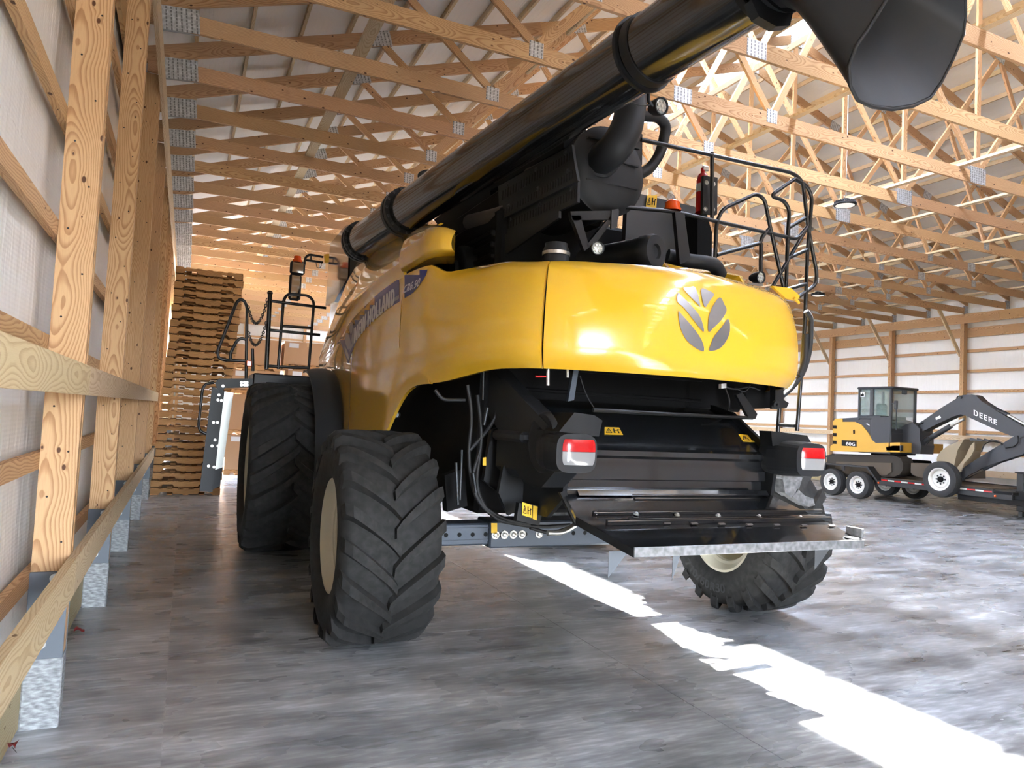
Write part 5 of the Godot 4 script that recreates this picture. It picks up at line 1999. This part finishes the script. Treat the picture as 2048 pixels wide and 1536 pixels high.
func build_excavator() -> void:
	M.road_rubber = mat(rgb(48, 48, 48), 0.85)
	M.white_rim = mat(rgb(222, 220, 214), 0.5)
	M.deere_yellow = mat(rgb(200, 152, 50), 0.35)
	M.deere_dark = mat(rgb(50, 52, 56), 0.5)
	M.trailer_black = mat(rgb(26, 26, 27), 0.5)
	M.muddy = mat(rgb(86, 76, 64), 0.85)
	M.track = mat(rgb(54, 49, 43), 0.9)
	M.bucket = mat(rgb(150, 136, 112), 0.8)
	M.deck_wood = mat(rgb(104, 88, 70), 0.8)
	var gl := mat(Color(0.55, 0.66, 0.64, 0.30), 0.05)
	gl.transparency = BaseMaterial3D.TRANSPARENCY_ALPHA
	M.glass = gl
	var x0 := 16.72
	var t := thing("flatbed_trailer", "black tandem-axle equipment trailer with red and white reflective side tape", "trailer", Vector3(17.9, 0, -12.5))
	for q in [[16.98, -14.93], [17.0, -14.06]]:
		road_wheel(t, "wheel", Vector3(q[0] - 0.13, 0.375, q[1]), 0.375, 0.26, "trailer wheel with white rim")
		road_wheel(t, "wheel", Vector3(q[0] + 1.95, 0.375, q[1] + 0.1), 0.375, 0.26)
	road_wheel(t, "spare_wheel", Vector3(16.62, 0.76, -11.55), 0.43, 0.25, "spare wheel carried on the trailer side")
	var g := G.new()
	g.cbox(Vector3(17.08, 0.52, -15.7), Vector3(18.75, 0.60, -10.2), 0.01)
	part(g, "deck_frame", M.trailer_black, t)
	for k in 8:
		g = G.new()
		g.cbox(Vector3(17.1 + k * 0.205, 0.60, -15.65), Vector3(17.1 + k * 0.205 + 0.198, 0.635, -10.9), 0.004)
		part(g, "deck_plank", M.deck_wood, t)
	for sx in [x0, 18.95]:
		g = G.new()
		g.cbox(Vector3(sx, 0.44, -13.4), Vector3(sx + 0.05, 0.56, -10.0), 0.008)
		part(g, "side_rail", M.trailer_black, t)
		g = G.new()
		g.cbox(Vector3(sx - 0.01, 0.60, -13.3), Vector3(sx + 0.06, 0.645, -10.4), 0.008)
		part(g, "rub_rail", M.trailer_black, t)
	for k in 15:
		var zc := -13.28 + k * 0.19
		g = G.new()
		g.box(Vector3(x0 - 0.004, 0.565, zc), Vector3(x0 - 0.001, 0.60, zc + 0.185))
		part(g, "reflective_tape", M.red if k % 2 == 0 else M.led, t)
	g = G.new()
	g.box(Vector3(x0, 0.56, -13.3), Vector3(x0 + 0.04, 0.605, -10.4))
	part(g, "tape_rail", M.trailer_black, t)
	for zc in [-13.36, -10.36]:
		g = G.new()
		g.lathe(Vector3(x0 - 0.002, 0.50, zc), Vector3.LEFT, [Vector2(0, 0.028), Vector2(0.02, 0.022), Vector2(0.022, 0)], 14)
		part(g, "side_marker", M.amber, t)
	# fender over both wheels
	for sx in [16.72, 18.78]:
		g = G.new()
		var pr := PackedVector2Array([Vector2(15.38, 0.62), Vector2(15.25, 0.84), Vector2(13.75, 0.86), Vector2(13.42, 0.52), Vector2(13.36, 0.52), Vector2(13.70, 0.90), Vector2(15.28, 0.885), Vector2(15.44, 0.62)])
		g.slab(pr, Vector3(sx + 0.16, 0, 0), Vector3.FORWARD, Vector3.UP, 0.34)
		g.cbox(Vector3(sx, 0.72, -14.55), Vector3(sx + 0.03, 0.86, -14.45), 0.005)
		part(g, "fender", M.trailer_black, t)
	g = G.new()
	g.cbox(Vector3(17.3, 0.42, -10.3), Vector3(18.5, 0.62, -9.0), 0.02)
	part(g, "tongue_box", M.trailer_black, t)
	g = G.new()
	for s in [-1.0, 1.0]:
		var a := Vector3(17.9 + s * 0.75, 0.36, -11.5)
		var b := Vector3(17.9 + s * 0.12, 0.36, -8.6)
		var d := (b - a).normalized()
		g.ocbox((a + b) * 0.5, d, Vector3.UP, d.cross(Vector3.UP), Vector3(a.distance_to(b), 0.14, 0.06), 0.008)
	part(g, "tongue", M.trailer_black, t)
	g = G.new()
	var jx := at_x(2043, 1000, 17.75)
	g.cbox(Vector3(17.65, 0.14, jx.z - 0.06), Vector3(17.8, 1.02, jx.z + 0.10), 0.015)
	g.cbox(Vector3(17.58, 0.0, jx.z - 0.12), Vector3(17.87, 0.02, jx.z + 0.16), 0.005)
	g.cbox(Vector3(17.68, 0.0, jx.z - 0.03), Vector3(17.77, 0.2, jx.z + 0.06), 0.01)
	g.cbox(Vector3(17.62, 1.02, jx.z - 0.09), Vector3(17.83, 1.05, jx.z + 0.13), 0.01)
	var jk := part(g, "landing_jack", M.trailer_black, t)
	g = G.new()
	g.box(Vector3(17.63, 0.36, jx.z - 0.05), Vector3(17.64, 0.47, jx.z + 0.12))
	part(g, "jack_decal", M.warn_yellow, jk, "yellow decal on the jack")
	# ---- excavator ----
	var e := thing("mini_excavator", "yellow and black compact excavator with folded arm parked on the trailer", "excavator", Vector3(17.9, 0.635, -13.5))
	for sx in [16.98, 18.42]:
		var tr := ex(e, "track", M.track, [[245, 790], [300, 772], [860, 790], [915, 812], [938, 860], [935, 910], [905, 958], [860, 975], [500, 975], [300, 962], [240, 900]], sx, 0.40, "muddy rubber track")
		if sx < 17.0:
			var rows := [[245, 790], [300, 772], [860, 790], [915, 812], [938, 860], [935, 910], [905, 958]]
			g = G.new()
			for i in rows.size() - 1:
				var a := zx(rows[i])
				var b := zx(rows[i + 1])
				var n := int(a.distance_to(b) / 3.2) + 1
				for k in n:
					var p := a.lerp(b, float(k) / n)
					var w := at_x(p.x, p.y, sx)
					g.obox(w + Vector3(0.2, 0, 0), Vector3.RIGHT, Vector3.UP, Vector3.BACK, Vector3(0.42, 0.045, 0.045))
			part(g, "track_pads", M.track, tr).set_meta("kind", "stuff")
		ex(e, "track_frame", M.muddy, [[330, 838], [835, 850], [838, 930], [790, 962], [420, 950], [320, 900]], sx - 0.03, 0.1)
	g = G.new()
	g.cbox(Vector3(17.2, 0.85, -14.6), Vector3(18.6, 1.12, -13.2), 0.04)
	g.lathe(Vector3(17.9, 1.1, -14.0), Vector3.UP, [Vector2(0, 0.45), Vector2(0.14, 0.45), Vector2(0.14, 0)], 32)
	part(g, "undercarriage", M.dark, e)
	ex(e, "dozer_blade", M.muddy, [[1015, 850], [1060, 850], [1255, 862], [1258, 985], [1100, 985], [1045, 965], [1012, 940]], 16.95, 1.85, "muddy dozer blade")
	# house
	ex(e, "counterweight", M.deere_yellow, [[300, 470], [322, 446], [386, 442], [386, 745], [285, 742], [275, 735], [278, 695], [300, 680]], 17.0, 1.7, "yellow rear counterweight")
	ex(e, "engine_cover", M.deere_yellow, [[386, 474], [500, 474], [560, 500], [612, 562], [660, 640], [692, 668], [912, 662], [912, 752], [386, 746]], 17.0, 1.7, "yellow side cover with model number")
	ex(e, "cowl", M.deere_dark, [[386, 442], [590, 430], [680, 460], [750, 520], [790, 560], [840, 575], [840, 660], [692, 662], [640, 600], [612, 562], [560, 500], [500, 474], [386, 474]], 17.03, 1.65)
	for q in [505, 575, 645]:
		ex(e, "vent", M.slot, [[300, q], [332, q + 2], [332, q + 32], [300, q + 30]], 16.99, 0.02)
	ex(e, "model_plate", M.slot, [[381, 640], [515, 646], [515, 700], [381, 692]], 16.985, 0.012)
	g = G.new()
	lettering(g, "60G", [zx([420, 690]), zx([503, 695])], [7.0, 6.6], 0.0, func(x, y): return at_x(x, y, 16.982))
	part(g, "lettering", M.white_print, e, "white model number")
	ex(e, "door_latch", M.slot, [[484, 552], [494, 545], [499, 550], [499, 582], [486, 585]], 16.99, 0.012)
	ex(e, "step_marking", M.white_print, [[598, 495], [615, 490], [632, 500], [634, 510], [616, 500]], 17.02, 0.012)
	# cab
	var za := at_x(zx([835, 300]).x, zx([835, 300]).y, 17.0).z
	var zb := at_x(zx([527, 300]).x, zx([527, 300]).y, 17.0).z
	var cy0 := 1.25
	var cyt := 3.06
	var cx0 := 17.0
	var cx1 := 18.0
	g = G.new()
	g.cbox(Vector3(cx0 - 0.02, cyt - 0.07, zb - 0.03), Vector3(cx1 + 0.02, cyt, za + 0.05), 0.03)
	part(g, "cab_roof", M.deere_dark, e)
	for q in [[cx0, zb], [cx1 - 0.07, zb], [cx0, za - 0.07], [cx1 - 0.07, za - 0.07], [cx0, za - 0.62], [cx0, zb + 0.38]]:
		g = G.new()
		var thin: bool = q[1] > zb + 0.1 and q[1] < za - 0.1
		g.cbox(Vector3(q[0], (2.27 if thin else (cy0 if q[1] > zb + 0.1 else 2.15)), q[1]), Vector3(q[0] + 0.07, cyt - 0.05, q[1] + (0.03 if thin and q[1] < za - 0.7 else 0.07)), 0.015)
		part(g, "cab_pillar", M.deere_dark, e)
	g = G.new()
	g.cbox(Vector3(cx0 + 0.005, 2.17, zb), Vector3(cx1, 2.28, za - 0.3), 0.02)
	g.cbox(Vector3(cx0 + 0.005, cy0, za - 0.62), Vector3(cx0 + 0.05, 2.25, za), 0.02)
	g.cbox(Vector3(cx0, cy0, za - 0.05), Vector3(cx1, 1.95, za), 0.02)
	g.cbox(Vector3(cx0 + 0.02, cy0, zb + 0.02), Vector3(cx1 - 0.02, cy0 + 0.1, za - 0.02), 0.02)
	part(g, "cab_body", M.deere_dark, e)
	for q in [[Vector3(cx0 + 0.03, 2.27, zb + 0.06), Vector3(cx0 + 0.036, 3.0, za - 0.05)], [Vector3(cx0 + 0.06, 1.95, za - 0.03), Vector3(cx1 - 0.06, 3.0, za - 0.024)], [Vector3(cx1 - 0.04, 2.27, zb + 0.06), Vector3(cx1 - 0.034, 3.0, za - 0.05)], [Vector3(cx0 + 0.06, 2.27, zb + 0.03), Vector3(cx1 - 0.06, 3.0, zb + 0.036)]]:
		g = G.new()
		g.box(q[0], q[1])
		part(g, "window_pane", M.glass, e, "greenish cab window")
	g = G.new()
	g.cbox(Vector3(17.3, 1.9, zb + 0.35), Vector3(17.7, 2.1, zb + 0.8), 0.05)
	g.cbox(Vector3(17.3, 2.05, zb + 0.30), Vector3(17.7, 2.62, zb + 0.42), 0.05)
	part(g, "seat", M.dark, e)
	g = G.new()
	g.box(Vector3(cx0 - 0.004, 2.78, zb + 0.09), Vector3(cx0 - 0.001, 2.92, zb + 0.22))
	var badge := part(g, "badge", M.white_print, e, "white square badge on the cab window")
	g = G.new()
	var bpoly := PackedVector2Array([Vector2(-zb - 0.20, 2.80), Vector2(-zb - 0.10, 2.80), Vector2(-zb - 0.10, 2.85), Vector2(-zb - 0.14, 2.86), Vector2(-zb - 0.16, 2.91), Vector2(-zb - 0.18, 2.86), Vector2(-zb - 0.20, 2.87)])
	g.slab(bpoly, Vector3(cx0 - 0.006, 0, 0), Vector3.FORWARD, Vector3.UP, 0.003)
	part(g, "badge_mark", M.slot, badge)
	g = G.new()
	g.tube(arc_path([Vector3(cx0, 2.6, za + 0.02), Vector3(cx0 - 0.02, 2.62, za + 0.16), Vector3(cx0 - 0.02, 1.9, za + 0.18)], 0.04), 0.014, 8)
	part(g, "grab_rail", M.deere_dark, e)
	g = G.new()
	g.cbox(Vector3(cx0 + 0.3, 2.86, za + 0.05), Vector3(cx0 + 0.46, 2.98, za + 0.12), 0.02)
	part(g, "work_lamp", M.deere_dark, e)
	g = G.new()
	g.cbox(Vector3(cx0 + 0.02, 2.45, za + 0.05), Vector3(cx0 + 0.08, 2.68, za + 0.15), 0.02)
	part(g, "mirror", M.deere_dark, e)
	# swing post
	ex(e, "swing_post", M.deere_dark, [[860, 560], [960, 500], [1030, 480], [1095, 540], [1095, 640], [1110, 690], [1100, 768], [880, 762], [850, 690]], 17.45, 0.5)
	ex(e, "swing_cylinder", M.deere_dark, [[785, 706], [850, 690], [920, 690], [920, 740], [790, 736]], 17.0, 0.1)
	# boom, arm, bucket
	var bx := 17.55
	var boom := ex(e, "boom", M.deere_dark, [[1065, 500], [1150, 445], [1300, 340], [1440, 255], [1480, 230], [1570, 223], [1606, 232], [1660, 285], [1800, 375], [1960, 470], [2060, 530], [2075, 600], [2010, 618], [1940, 605], [1860, 575], [1700, 505], [1560, 440], [1520, 420], [1470, 405], [1400, 425], [1240, 500], [1120, 562], [1080, 560]], bx, 0.26, "dark grey boom with white lettering")
	g = G.new()
	lettering(g, "DEERE", [zx([1588, 412]), zx([1800, 505])], [11.0, 10.5], 0.0, func(x, y): return at_x(x, y, bx - 0.004))
	part(g, "lettering", M.white_print, boom, "white lettering on the boom")
	ex(e, "boom_decal", M.led, [[1238, 436], [1278, 416], [1290, 438], [1244, 458]], bx - 0.003, 0.004)
	for q in [[[1110, 672], [1378, 512], 0.065, "deere_dark"], [[1378, 512], [1500, 448], 0.035, "steel"], [[1560, 262], [1900, 412], 0.06, "deere_dark"], [[1900, 412], [2060, 500], 0.035, "steel"], [[1680, 905], [1900, 800], 0.05, "deere_dark"], [[1500, 985], [1680, 905], 0.028, "steel"]]:
		var a := at_x(zx(q[0]).x, zx(q[0]).y, bx + 0.10)
		var b := at_x(zx(q[1]).x, zx(q[1]).y, bx + 0.10)
		g = G.new()
		g.tube([a, b], q[2], 16)
		part(g, "cylinder_barrel" if q[3] == "deere_dark" else "piston_rod", M[q[3]], e)
	ex(e, "arm", M.deere_dark, [[1940, 615], [2010, 585], [2075, 590], [2085, 700], [2040, 770], [1900, 815], [1700, 880], [1540, 965], [1490, 998], [1462, 960], [1475, 905], [1560, 850], [1750, 730], [1870, 660]], bx + 0.03, 0.2)
	for q in [[[1430, 258], [1450, 236], [1480, 240], [1470, 262]], [[1660, 750], [1680, 680], [1740, 650], [1840, 665], [1850, 690]], [[1030, 620], [1020, 560], [1060, 515], [1130, 480]], [[1990, 600], [2000, 660], [1960, 700], [1880, 712]], [[1110, 640], [1170, 600], [1190, 640], [1150, 690]]]:
		var w := []
		for p in q:
			w.append(at_x(zx(p).x, zx(p).y, bx - 0.02))
		g = G.new()
		g.tube(arc_path(w, 0.12), 0.014, 8)
		part(g, "hose", M.hose, e)
	var bk := ex(e, "bucket", M.bucket, [[1250, 820], [1255, 790], [1290, 738], [1350, 695], [1410, 668], [1500, 632], [1440, 735], [1420, 820], [1408, 890], [1350, 852], [1256, 846]], bx - 0.35, 0.9, "muddy tan digging bucket")
	ex(e, "bucket_far_cheek", M.bucket, [[1500, 632], [1560, 622], [1590, 660], [1560, 720], [1500, 800], [1440, 880], [1408, 888], [1420, 820], [1440, 735]], bx + 0.52, 0.04)
	ex(e, "bucket_cheek", M.bucket, [[1560, 690], [1590, 660], [1592, 730], [1560, 790], [1500, 850], [1470, 930], [1440, 935], [1436, 890], [1500, 810]], bx - 0.37, 0.04)
	for k in 4:
		g = G.new()
		var tp := at_x(zx([1560, 628]).x, zx([1560, 628]).y, bx - 0.3)
		g.slab(PackedVector2Array([Vector2(0, -0.02), Vector2(0.26, 0.0), Vector2(0.0, 0.05)]), Vector3(bx - 0.30 + k * 0.26, tp.y - 0.03, tp.z), Vector3.BACK, Vector3.UP, 0.06)
		part(g, "bucket_tooth", M.dark_steel, bk)

# ---------- pallets, boxes, small things ----------
func make_pallet(label: String) -> Node3D:
	var p := thing("wooden_pallet", label, "pallet", Vector3.ZERO, "pallets in the tall stack")
	var out := PackedVector2Array([Vector2(0, 0), Vector2(0.15, 0), Vector2(0.17, 0.038), Vector2(0.37, 0.038), Vector2(0.39, 0), Vector2(0.80, 0), Vector2(0.82, 0.038), Vector2(1.02, 0.038), Vector2(1.04, 0), Vector2(1.19, 0), Vector2(1.19, 0.09), Vector2(0, 0.09)])
	for k in 3:
		var g := G.new()
		g.col = tone(0.7, 1.1)
		g.slab(out, Vector3(-0.595, 0.0175, -0.02 - k * 0.46), Vector3.RIGHT, Vector3.UP, 0.038)
		for i in g.v.size():
			g.t[i] = Vector2(g.v[i].x / 2.4 + k * 0.31, g.v[i].y / 0.3 + k * 0.4)
		var o := MeshInstance3D.new()
		o.name = "stringer"
		o.mesh = g.mesh()
		o.material_override = M.pallet_wood
		p.add_child(o, true)
	for lay in [[0.116, 7, 0.018], [0.009, 5, 0.017]]:
		for k in lay[1]:
			var g := G.new()
			g.col = tone(0.75, 1.12)
			var w := 0.095 if k > 0 and k < lay[1] - 1 else 0.135
			var x: float = -0.595 + w * 0.5 + (1.19 - w) * k / (lay[1] - 1.0)
			g.board(Vector3(x, lay[0], 0.0), Vector3(x, lay[0], -0.96), Vector3.RIGHT, w, lay[2] - 0.001, uvo())
			var o := MeshInstance3D.new()
			o.name = "deck_board"
			o.mesh = g.mesh()
			o.material_override = M.pallet_wood
			p.add_child(o, true)
	return p
func build_pallets() -> void:
	var kinds := []
	var r := RandomNumberGenerator.new()
	r.seed = 5
	for i in 30:
		var p: Node3D
		if i < 5:
			p = make_pallet("weathered wooden pallet in the tall stack against the posts")
			kinds.append(p)
		else:
			p = copy_of(kinds[(i * 3 + i / 5) % 5])
		p.position = Vector3(0.10 + i * 0.006 + r.randf_range(-0.016, 0.016), 0.0005 + i * 0.1262 * 1.13, -14.80 + r.randf_range(-0.02, 0.02))
func carton(label: String, lo: Vector3, hi: Vector3, flap := true, tagged := false) -> void:
	var base := Vector3((lo.x + hi.x) * 0.5, lo.y, (lo.z + hi.z) * 0.5)
	var b := thing("cardboard_box", label, "box", base, "cardboard boxes behind the pallets")
	var g := G.new()
	g.cbox(lo, hi, 0.006)
	part(g, "carton", M.cardboard, b)
	g = G.new()
	g.box(Vector3(base.x - 0.03, hi.y - 0.12, hi.z + 0.0005), Vector3(base.x + 0.03, hi.y + 0.001, hi.z + 0.0015))
	g.box(Vector3(base.x - 0.03, hi.y + 0.0005, lo.z), Vector3(base.x + 0.03, hi.y + 0.0015, hi.z))
	part(g, "packing_tape", M.tape, b)
	if tagged:
		g = G.new()
		g.box(Vector3(lo.x + 0.12, hi.y - 0.16, hi.z + 0.001), Vector3(lo.x + 0.36, hi.y - 0.04, hi.z + 0.003))
		part(g, "paper_label", M.white_print, b, "white paper label")
func build_goods() -> void:
	M.cardboard = mat(rgb(172, 134, 98), 0.8)
	M.tape = mat(rgb(186, 150, 108), 0.4)
	# boxes on pallets farther down the aisle
	var y := 0.0
	var rows := [[0.95, 2.12, -19.1, [0.86, 0.88, 0.50, 0.66]], [2.22, 3.40, -19.3, [0.88, 0.9, 0.55, 0.60]], [0.9, 2.1, -20.6, [0.9, 0.9, 0.9]], [3.55, 4.7, -19.6, [0.9, 0.9, 0.8]]]
	var words := ["bottom", "second", "third", "top"]
	var where := ["in the box stack beside the pallets", "in the taller stack behind the platform rails", "in the rear box stack", "in the box stack farthest from the posts"]
	var k := 0
	for s in rows:
		y = 0.0
		for i in s[3].size():
			var p := make_pallet("pale pallet under the %s carton %s" % [words[i], where[k]])
			p.remove_meta("group")
			p.position = Vector3((s[0] + s[1]) * 0.5, y, s[2])
			y += 0.127
			var narrow := 0.12 if i == 2 and k == 1 else 0.0
			carton("%s brown cardboard carton %s" % [words[i], where[k]], Vector3(s[0] + narrow, y, s[2] - 0.95), Vector3(s[1] - narrow, y + s[3][i], s[2] - 0.02), true, i != 1)
			y += s[3][i] + 0.001
		k += 1
	# two fallen red leaves by the posts
	for q in [[-0.60, -6.11, 0.4], [-0.655, -4.19, 2.1]]:
		var l := thing("fallen_leaf", "small dried red leaf on the floor %s" % ("between two posts" if q[1] < -5 else "beside the skirt board"), "leaf", Vector3(q[0], 0, q[1]))
		var g := G.new()
		var rowz := []
		for i in 7:
			var row := []
			for j in 5:
				var u := i / 6.0
				var v := j / 4.0 - 0.5
				var w := sin(u * PI) * 0.035
				row.append(Vector3(q[0], 0.004, q[1]) + Basis(Vector3.UP, q[2]) * Vector3((u - 0.5) * 0.07, 0.018 * absf(v) * 2.0 + 0.012 * sin(u * 5.0) + 0.01, v * w * 1.6))
			rowz.append(row)
		g.sheet(rowz)
		part(g, "leaf_blade", M.leaf_red, l)
		g = G.new()
		g.tube([Vector3(q[0], 0.012, q[1]), Vector3(q[0], 0.004, q[1]) + Basis(Vector3.UP, q[2]) * Vector3(-0.055, 0, 0)], 0.0015, 5)
		part(g, "stalk", M.rusty, l)
func build_lamps() -> void:
	var first: Node3D = null
	for q in [[at_y(1690, 409, 5.62), "round black high-bay lamp hanging under the ridge"], [at_y(1636, 590, 5.62), "round black high-bay lamp hanging near the braced wall"], [Vector3(10.0, 5.62, -21.0), "round black high-bay lamp hanging far down under the ridge"]]:
		var at: Vector3 = q[0]
		var l := thing("high_bay_lamp", q[1], "lamp", at, "")
		var g := G.new()
		g.lathe(at, Vector3.UP, [Vector2(-0.02, 0.15), Vector2(-0.025, 0.165), Vector2(-0.01, 0.185), Vector2(0.01, 0.185), Vector2(0.02, 0.16), Vector2(0.035, 0.09), Vector2(0.06, 0.08), Vector2(0.09, 0.075), Vector2(0.10, 0.0)], 40)
		var body := part(g, "lamp_body", M.plastic, l)
		for k in 24:
			g = G.new()
			var an := TAU * k / 24.0
			var d := Vector3(cos(an), 0, sin(an))
			g.obox(at + d * 0.125 + Vector3(0, 0.035, 0), d, Vector3.UP, d.cross(Vector3.UP), Vector3(0.1, 0.035, 0.006))
			part(g, "cooling_fin", M.plastic, body)
		g = G.new()
		g.lathe(at, Vector3.DOWN, [Vector2(0.021, 0.152), Vector2(0.028, 0.12), Vector2(0.03, 0.0)], 32)
		part(g, "lens", M.lamp_face, l, "pale lamp lens")
		g = G.new()
		g.tube(arc_path([at + Vector3(0, 0.09, 0), at + Vector3(-0.03, 0.14, 0), at + Vector3(0.02, 0.16, 0)], 0.03), 0.008, 6)
		g.tube([at + Vector3(0.02, 0.16, 0), at + Vector3(-0.10, 0.14, 0.02)], 0.004, 5)
		g.tube([at + Vector3(0.02, 0.16, 0), at + Vector3(0.0, 4.3 - 0.333 * absf(at.x - RIDGE_X) - 0.22, 0)], 0.004, 5)
		part(g, "hook", M.steel, l)
		var sp := SpotLight3D.new()
		sp.name = "lamp_light"
		sp.light_energy = 1.2
		sp.light_color = Color(1, 0.98, 0.95)
		sp.spot_angle = 60
		sp.spot_range = 40
		sp.spot_attenuation = 2.0
		sp.light_size = 0.15
		sp.shadow_enabled = true
		sp.position = Vector3(0, -0.04, 0)
		sp.rotation_degrees.x = -90
		l.add_child(sp)

func _ready() -> void:
	rng.seed = 20240611
	make_view()
	make_materials()
	build_shed()
	build_combine()
	build_excavator()
	build_pallets()
	build_goods()
	build_lamps()
